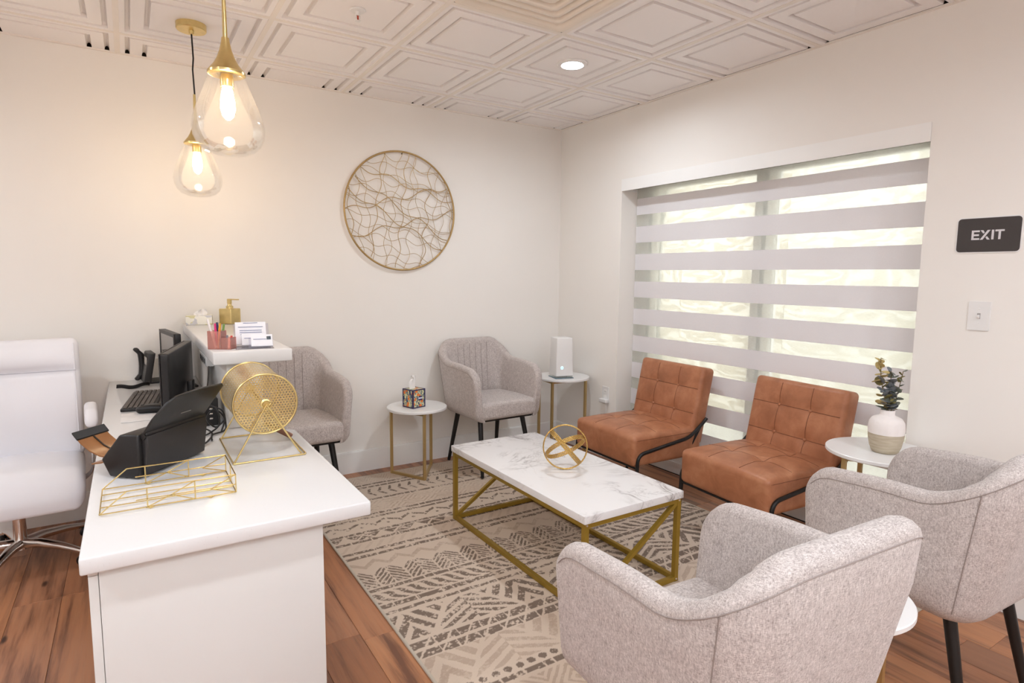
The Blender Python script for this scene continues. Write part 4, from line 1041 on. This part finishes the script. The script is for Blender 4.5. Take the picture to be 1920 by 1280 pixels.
for x in (0.02, 0.25): lathe('foot', [(0.0, 0.0), (0.008, 0.0), (0.008, 0.005)], black_m, sc, 12, loc=(x, 0.06, 0))

# ---- monitors, keyboard, mouse, pad, phone
def monitor(label, p0, p1, zb, h, front_left):
    p0 = Vector((*p0, 0)); p1 = Vector((*p1, 0)); d_ = p1-p0; w_ = d_.length; ang = math.atan2(d_.y, d_.x); mid = (p0+p1)/2
    t = thing('monitor', label, 'monitor', (mid.x, mid.y, ZT), ang); s_ = 1 if front_left else -1   # screen on local +y or -y
    zc = zb-ZT+h/2
    def bulge(x, y, z):
        if y*s_ < 0: y -= s_*0.018*max(0, 1-(x/(w_*0.42))**2)*max(0, 1-(z/(h*0.42))**2)
        return (x, y, z)
    sh = rbox('back_shell', (w_, 0.030, h), (0, 0, zc), blackp_m, t, 0.005, 2, (12, 0, 8), bulge)
    bz = boxes('bezel', [((-w_/2, 0.0155 if s_ > 0 else -0.0195, zc-h/2), (-w_/2+0.018, 0.0195 if s_ > 0 else -0.0155, zc+h/2)), ((w_/2-0.018, 0.0155 if s_ > 0 else -0.0195, zc-h/2), (w_/2, 0.0195 if s_ > 0 else -0.0155, zc+h/2)), ((-w_/2+0.018, 0.0155 if s_ > 0 else -0.0195, zc+h/2-0.018), (w_/2-0.018, 0.0195 if s_ > 0 else -0.0155, zc+h/2)), ((-w_/2+0.018, 0.0155 if s_ > 0 else -0.0195, zc-h/2), (w_/2-0.018, 0.0195 if s_ > 0 else -0.0155, zc-h/2+0.024))], dgrey_m, t)
    boxes('screen', [((-w_/2+0.018, 0.0152 if s_ > 0 else -0.0172, zc-h/2+0.024), (w_/2-0.018, 0.0172 if s_ > 0 else -0.0152, zc+h/2-0.018))], mat('screen_glass', (116, 110, 106), 0.12), t)
    rbox('vent_slot', (w_*0.5, 0.0015, 0.005), (0, -s_*0.0155, zc+h*0.36), black_m, t, 0.0005, 1)
    rbox('stand_neck', (0.05, 0.025, max(0.03, zc-h/2+0.09)), (0, -s_*0.048, max(0.03, zc-h/2+0.09)/2+0.008), blackp_m, t, 0.006, 2)
    rbox('stand_foot', (0.20, 0.15, 0.012), (0, -s_*0.03, 0.0065), blackp_m, t, 0.005, 2)
    return t
monitor('black monitor turned away from the viewer beside the raised bar', (-2.925, -1.25), (-2.800, -0.74), 0.805, 0.248, True)
monitor('farther black framed monitor with a grey screen near the back wall', (-2.830, -0.52), (-2.880, -0.15), 0.830, 0.236, True)
kb = thing('keyboard', 'dark grey computer keyboard lying on the desk beside the monitor', 'keyboard', (-2.995, -0.70, ZT), dg(83))
rbox('case', (0.44, 0.135, 0.014), (0, 0, 0.007), blackp_m, kb, 0.004, 2)
km = bpy.data.meshes.new('key'); _v, _f = rbox_data(0.0165, 0.0165, 0.006, 0.002, 1); km.from_pydata([(x*(1-0.1*(z > 0)), y*(1-0.1*(z > 0)), z) for x, y, z in _v], [], _f); km.materials.append(key_m)
for j in range(6):
    for i in range(22):
        if i in (15, 18): continue
        k_ = newobj('key', km, None, kb); k_.location = (-0.2025+i*0.0193, 0.050-j*0.0195, 0.0165)
ms = thing('computer_mouse', 'glossy black computer mouse in front of the scanner', 'mouse', (-2.975, -0.985, ZT+0.0035), dg(80))
def mshape(x, y, z): return (x*(1-0.12*(z > 0)), y, z*(1.0-0.35*((y+0.01)/0.055)**2) if z > 0 else z)
rbox('body', (0.060, 0.108, 0.036), (0, 0, 0.018), blackp_m, ms, 0.017, 5, (2, 4, 0), mshape)
lathe('scroll_wheel', [(0.0, -0.003), (0.008, -0.003), (0.008, 0.003), (0.0, 0.003)], dgrey_m, ms, 16, loc=(0, 0.03, 0.029), rot=(0, PI/2, 0))
mpd = rbox('mouse_pad', (0.20, 0.175, 0.003), (-2.985, -1.050, ZT+0.0015), mat('pad_print', (226, 222, 220), 0.6, var=0.08, vscale=25), None, 0.001, 1); tag(mpd, 'pale marble-print mouse pad under the black mouse', 'mouse pad')
ph = thing('desk_phone', 'grey and black desk phone standing by the back wall behind the monitor', 'telephone', (-2.962, -0.118, ZT), dg(-84))
def lean(x, y, z): return (x, y+0.18*(z), z)
rbox('body', (0.16, 0.035, 0.165), (0.0, 0, 0.088), dgrey_m, ph, 0.006, 2, (0, 0, 2), lean)
rbox('stand', (0.14, 0.09, 0.012), (0, 0.03, 0.0065), blackp_m, ph, 0.004, 2)
rbox('display', (0.07, 0.004, 0.05), (0.03, -0.0125, 0.122), mat('lcd_grey', (176, 170, 162), 0.3), ph, 0.001, 1)
hs = rbox('handset', (0.040, 0.030, 0.185), (-0.062, -0.030, 0.098), blackp_m, ph, 0.013, 3, (0, 0, 6), lambda x, y, z: (x, y-0.010*math.cos(z/0.0925*PI/2)*-1+(-0.016 if abs(z) > 0.06 else 0), z))
pts = []
for q in range(420):
    u = q/420; base = Vector((-2.960-0.15*u, -0.245-0.055*math.sin(u*2.6), 0.012+0.004*math.sin(u*9))); a_ = u*2*PI*42
    pts.append((base.x+0.003*math.sin(a_*0.0), base.y+0.0085*math.cos(a_), DZ+base.z+0.0085*math.sin(a_)))
cd = tube('handset_cord', pts, 0.0026, black_m, None, 5); tag(cd, 'coiled black telephone handset cord lying on the white desk', 'cord')

# ---- things on the raised bar
t = thing('hand_soap_bottle', 'square gold soap dispenser with pump at the far end of the bar', 'soap dispenser', (-2.531, -0.120, ZR), dg(-48))
rbox('bottle', (0.084, 0.084, 0.090), (0, 0, 0.045), gold_m, t, 0.005, 3)
rbox('front_panel', (0.002, 0.062, 0.066), (-0.0425, 0, 0.045), mat('pale_gold', (206, 192, 116), 0.35, 0.6), t, 0.0008, 1)
lathe('collar', [(0.020, 0.088), (0.020, 0.104), (0.014, 0.106), (0.010, 0.118), (0.0, 0.118)], gold_m, t, 24)
rbox('pump_head', (0.020, 0.020, 0.030), (0, 0, 0.132), gold_m, t, 0.003, 2)
rbox('spout', (0.060, 0.012, 0.007), (0.035, 0.0, 0.1435), gold_m, t, 0.002, 2, rot=(0, 0, 0))
k = NT('geometric_print'); vo = k.n('ShaderNodeTexVoronoi', distance='MANHATTAN'); vo.inputs['Scale'].default_value = 26; k.l(k.coords(scale=(1, 1, 1.3)), vo.inputs['Vector'])
k.l(k.ramp(vo.outputs['Color'], [(0.15, s2l((214, 206, 160))), (0.4, s2l((240, 236, 224))), (0.6, s2l((206, 204, 206))), (0.85, s2l((232, 226, 180)))], 'CONSTANT'), k.b.inputs['Base Color']); k.b.inputs['Roughness'].default_value = 0.5
t = thing('tissue_box', 'flat pale geometric-print tissue box at the wall end of the bar', 'tissue box', (-2.690, -0.085, ZR), dg(-8))
rbox('box', (0.135, 0.110, 0.052), (0, 0, 0.026), k.m, t, 0.002, 1)
tissue_sheet('tissue', t, 0, 0.12, 0.040, 9, (0.005, 0, 0.050))
# pen cup
pc = thing('pen_cup', 'pink clear acrylic pen holder near the front edge of the bar', 'pen holder', (-2.728, -1.400, ZR), dg(-33))
def cup(x0, x1, y0, y1, h, parent, name):
    e = 0.0016
    return boxes(name, [((x0, y0, 0), (x1, y0+e, h)), ((x0, y1-e, 0), (x1, y1, h)), ((x0, y0+e, 0), (x0+e, y1-e, h)), ((x1-e, y0+e, 0), (x1, y1-e, h)), ((x0, y0, -0.0002), (x1, y1, 0.003))], pinka_m, parent)
cup(-0.045, 0.008, -0.024, 0.024, 0.072, pc, 'tall_compartment'); cup(0.009, 0.046, -0.024, 0.024, 0.046, pc, 'short_compartment')
pens = [('hot pink', (226, 56, 130), -0.024, 0.004, 0.10, -0.004), ('white', (240, 234, 232), -0.030, -0.006, 0.118, -0.032), ('cream', (236, 222, 206), -0.034, 0.010, 0.112, -0.040), ('orange', (232, 160, 50), -0.008, -0.008, 0.102, 0.012), ('dark blue', (48, 58, 96), -0.014, 0.012, 0.104, -0.014), ('violet', (150, 130, 190), -0.020, 0.016, 0.100, -0.008), ('green', (120, 160, 90), -0.004, 0.010, 0.098, 0.016), ('grey', (140, 140, 150), 0.022, -0.006, 0.055, 0.004), ('red', (220, 90, 80), 0.034, 0.006, 0.052, 0.004)]
for nm, rgb, x, y, L_, dx in pens:
    t = thing('pen', nm+' pen standing in the pink acrylic holder on the bar', 'pen', (-2.728, -1.400, ZR), dg(-33), 'pens in the acrylic holder')
    pm = mat('pen_'+nm.replace(' ', '_'), rgb, 0.35); a0 = Vector((x-dx*0.35 if dx > 0 else x-dx*0.3, y, 0.004)); a1 = Vector((x+dx*0.65, y, L_))
    tube('barrel', [a0, a0.lerp(a1, 0.72)], 0.0042, pm, t, 10); tube('cap', [a0.lerp(a1, 0.72), a1], [0.0046, 0.0038], pm, t, 10); tube('tip', [a0-(a1-a0)*0.02, a0], [0.001, 0.003], dgrey_m, t, 8)
# leaflet and card holder: sheets lean back, facing the viewer
bh = thing('leaflet_holder', 'clear acrylic tiered leaflet and card holder on the bar', 'brochure holder', (-2.598, -1.340, ZR), dg(-6))
def sheet(name, w_, h_, x, y, z_, tilt, m, parent, th=0.0016): return rbox(name, (w_, th, h_), (x, y, z_), m, parent, 0.0004, 1, rot=(dg(-tilt), 0, 0))
sheet('back_plate', 0.135, 0.095, -0.01, 0.020, 0.046, 28, acryl_m, bh); sheet('front_plate', 0.090, 0.040, 0.018, -0.105, 0.022, 28, acryl_m, bh); sheet('middle_plate', 0.11, 0.045, 0.004, -0.045, 0.024, 28, acryl_m, bh)
boxes('base_plate', [((-0.075, -0.13, 0.0), (0.065, 0.03, 0.002))], acryl_m, bh)
lf = thing('leaflet', 'white leaflet with blue heading in the acrylic holder', 'leaflet', (-2.598, -1.340, ZR), dg(-6))
sheet('paper', 0.118, 0.098, -0.012, 0.014, 0.052, 28, paper_m, lf)
for zz, ww in ((0.092, 0.055), (0.076, 0.095), (0.062, 0.085), (0.054, 0.085), (0.046, 0.080)): sheet('print_line', ww, 0.0022, -0.012, 0.0125+0.53*(zz-0.052)-0.0012, zz, 28, ink_m, lf, 0.0006)
for k2, (x, y, w_, lb) in enumerate([(-0.006, -0.050, 0.088, 'stack of white cards in the middle tier of the acrylic holder'), (0.022, -0.108, 0.080, 'stack of white cards with a dark logo in the front tier of the holder')]):
    cdk = thing('card_stack', lb, 'cards', (-2.598, -1.340, ZR), dg(-6))
    sheet('cards', w_, 0.050, x, y+0.009, 0.030, 28, paper_m, cdk, 0.006)
    sheet('print_line', w_*0.6, 0.002, x-0.008, y+0.0035+0.0025, 0.036, 28, ink_m, cdk, 0.0008)
    if k2: sheet('logo', 0.016, 0.014, x+0.026, y+0.0085, 0.040, 28, slate_m, cdk, 0.0008)

# ---- power strip, dock and cables under the bar
ps = thing('power_strip', 'white power strip fixed under the left edge of the bar', 'power strip', (-2.740, -0.905, 0.985), 0)
rbox('body', (0.034, 0.30, 0.046), (0, 0, 0), white_m, ps, 0.006, 2)
for q in range(4): rbox('socket', (0.002, 0.022, 0.022), (-0.0175, -0.11+q*0.06, 0), black_m, ps, 0.001, 1)
dk_ = thing('docking_station', 'small black docking box behind the monitor under the bar', 'dock', (-2.775, -1.31, ZT), dg(0))
rbox('body', (0.055, 0.11, 0.11), (0, 0, 0.055), blackp_m, dk_, 0.004, 2); rbox('port', (0.012, 0.001, 0.006), (0, -0.0555, 0.07), chrome_m, dk_, 0.0003, 1)
for q in range(2): rbox('port', (0.012, 0.001, 0.006), (0, -0.0555, 0.03+0.02*q), chrome_m, dk_, 0.0003, 1)
cb_ = [([(-2.80, -1.62, 0.003), (-2.79, -1.54, 0.003), (-2.745, -1.50, 0.004), (-2.735, -1.47, 0.02), (-2.745, -1.46, 0.075), (-2.79, -1.44, 0.09), (-2.81, -1.40, 0.04), (-2.80, -1.37, 0.004)], 'thick looped black cable on the desk beside the bar wall'),
       ([(-2.87, -1.70, 0.012), (-2.83, -1.66, 0.004), (-2.805, -1.60, 0.004), (-2.79, -1.53, 0.004), (-2.80, -1.48, 0.01), (-2.84, -1.47, 0.03), (-2.83, -1.44, 0.07), (-2.78, -1.42, 0.10)], 'black cable running from the back of the scanner to the bar'),
       ([(-2.83, -1.56, 0.004), (-2.79, -1.50, 0.004), (-2.76, -1.49, 0.03), (-2.765, -1.475, 0.085), (-2.80, -1.45, 0.11), (-2.80, -1.36, 0.12), (-2.775, -1.28, 0.15), (-2.745, -1.05, 0.195)], 'black cable rising from the desk to the power strip'),
       ([(-2.755, -1.50, 0.003), (-2.74, -1.48, 0.05), (-2.775, -1.47, 0.085), (-2.80, -1.465, 0.05), (-2.77, -1.46, 0.012), (-2.735, -1.462, 0.04)], 'small coil of black cable against the bar wall')]
for pth, lb in cb_:
    P = [Vector(p)+Vector((0, 0, ZT+0.003)) for p in pth]; out = []
    for i in range(len(P)-1):
        p0, p1, p2, p3 = P[max(0, i-1)], P[i], P[i+1], P[min(len(P)-1, i+2)]
        for q in range(8):
            u = q/8; out.append(0.5*((2*p1)+(p2-p0)*u+(2*p0-5*p1+4*p2-p3)*u*u+(3*p1-p0-3*p2+p3)*u**3))
    out.append(P[-1]); o = tube('cable', out, 0.0032, black_m, None, 8); tag(o, lb, 'cable')

# ================================================================== OFFICE CHAIR (local front = -y)
oc = thing('office_chair', 'white padded office chair with chrome base behind the desk', 'office chair', (-3.522, -0.470, 0), dg(3))
def seatp(x, y, z):
    if z > 0: z += 0.018*max(0, 1-(x/0.25)**2)*max(0, 1-(y/0.27)**2)
    if y < -0.15: z -= 0.9*(abs(y)-0.15)**2/0.12
    return (x, y, z)
rbox('seat', (0.535, 0.52, 0.115), (0, -0.02, 0.418), pu_m, oc, 0.045, 4, (10, 10, 1), seatp)
def backp(x, y, z):
    y += 0.05*(x/0.27)**2*-1+0.03*(z/0.28)**2
    if y < 0 or True:
        y += 0.012*math.exp(-((z-0.135)/0.012)**2)*(1 if y < 0 else 0)
        if y < 0.02: y -= 0.022*max(0, 1-(x/0.26)**4)*abs(math.sin(max(-1, min(1, ((z-0.135)/0.13 if z > 0.135 else (z-0.135)/0.42)))*PI*0.95))
    return (x, y, z)
bk = rbox('backrest', (0.545, 0.095, 0.600), (0, 0.215, 0.742), pu_m, oc, 0.038, 4, (16, 1, 34), backp, rot=(dg(-7), 0, 0))
tube('piping', [(0.255*math.cos(q*PI/20)*0+(-0.255+0.51*q/20), -0.046+0.05*((-0.255+0.51*q/20)/0.27)**2*-1, 0.135) for q in range(21)], 0.002, mat('pu_grey_seam', (196, 194, 202), 0.6), bk, 6)  # thin greyer piping along the backrest seam
for s_ in (-1, 1):
    tube('piping', [(s_*0.250, -0.050-0.040+0.03*((-0.27+0.54*q/24)/0.28)**2, -0.27+0.54*q/24) for q in range(25)], 0.0028, pu_m, bk, 6)
    pad = rbox('arm_pad', (0.055, 0.250, 0.042), (s_*0.305, -0.060, 0.708), pu_m, oc, 0.020, 3, (1, 8, 0), lambda x, y, z: (x, y, z-1.6*max(0, -y-0.04)**2*4+0.4*max(0, y)**2))
    tube('arm_frame', fillet([(s_*0.305, 0.10, 0.684), (s_*0.305, -0.10, 0.684), (s_*0.305, -0.155, 0.63), (s_*0.300, -0.10, 0.43), (s_*0.27, -0.06, 0.385), (s_*0.20, -0.04, 0.350)], 0.05, 5), 0.012, chrome_m, oc, 12, flat=(0.016, 0.006))
rbox('tilt_mechanism', (0.16, 0.20, 0.045), (0, 0.0, 0.322), blackp_m, oc, 0.008, 2)
lathe('gas_column', [(0.0, 0.305), (0.014, 0.305), (0.014, 0.255), (0.026, 0.255), (0.026, 0.110), (0.032, 0.105), (0.034, 0.070), (0.0, 0.068)], chrome_m, oc, 28)
for q in range(5):
    a_ = dg(-38+72*q); cs, sn = math.cos(a_), math.sin(a_)
    pts = [(0.02*cs, 0.02*sn, 0.096), (0.10*cs, 0.10*sn, 0.100), (0.20*cs, 0.20*sn, 0.088), (0.29*cs, 0.29*sn, 0.068), (0.315*cs, 0.315*sn, 0.062)]
    lg = tube('base_leg', pts, [0.024, 0.022, 0.018, 0.014, 0.012], chrome_m, oc, 14)
    cx_, cy_ = 0.305*cs, 0.305*sn
    for w_ in (-0.014, 0.014):
        lathe('caster_wheel', [(0.0, -0.009), (0.021, -0.009), (0.025, -0.005), (0.025, 0.005), (0.021, 0.009), (0.0, 0.009)], black_m, lg, 18, loc=(cx_-w_*sn, cy_+w_*cs, 0.025), rot=(PI/2, 0, a_))
    tube('caster_stem', [(cx_, cy_, 0.062), (cx_, cy_, 0.030)], 0.006, black_m, lg, 8)
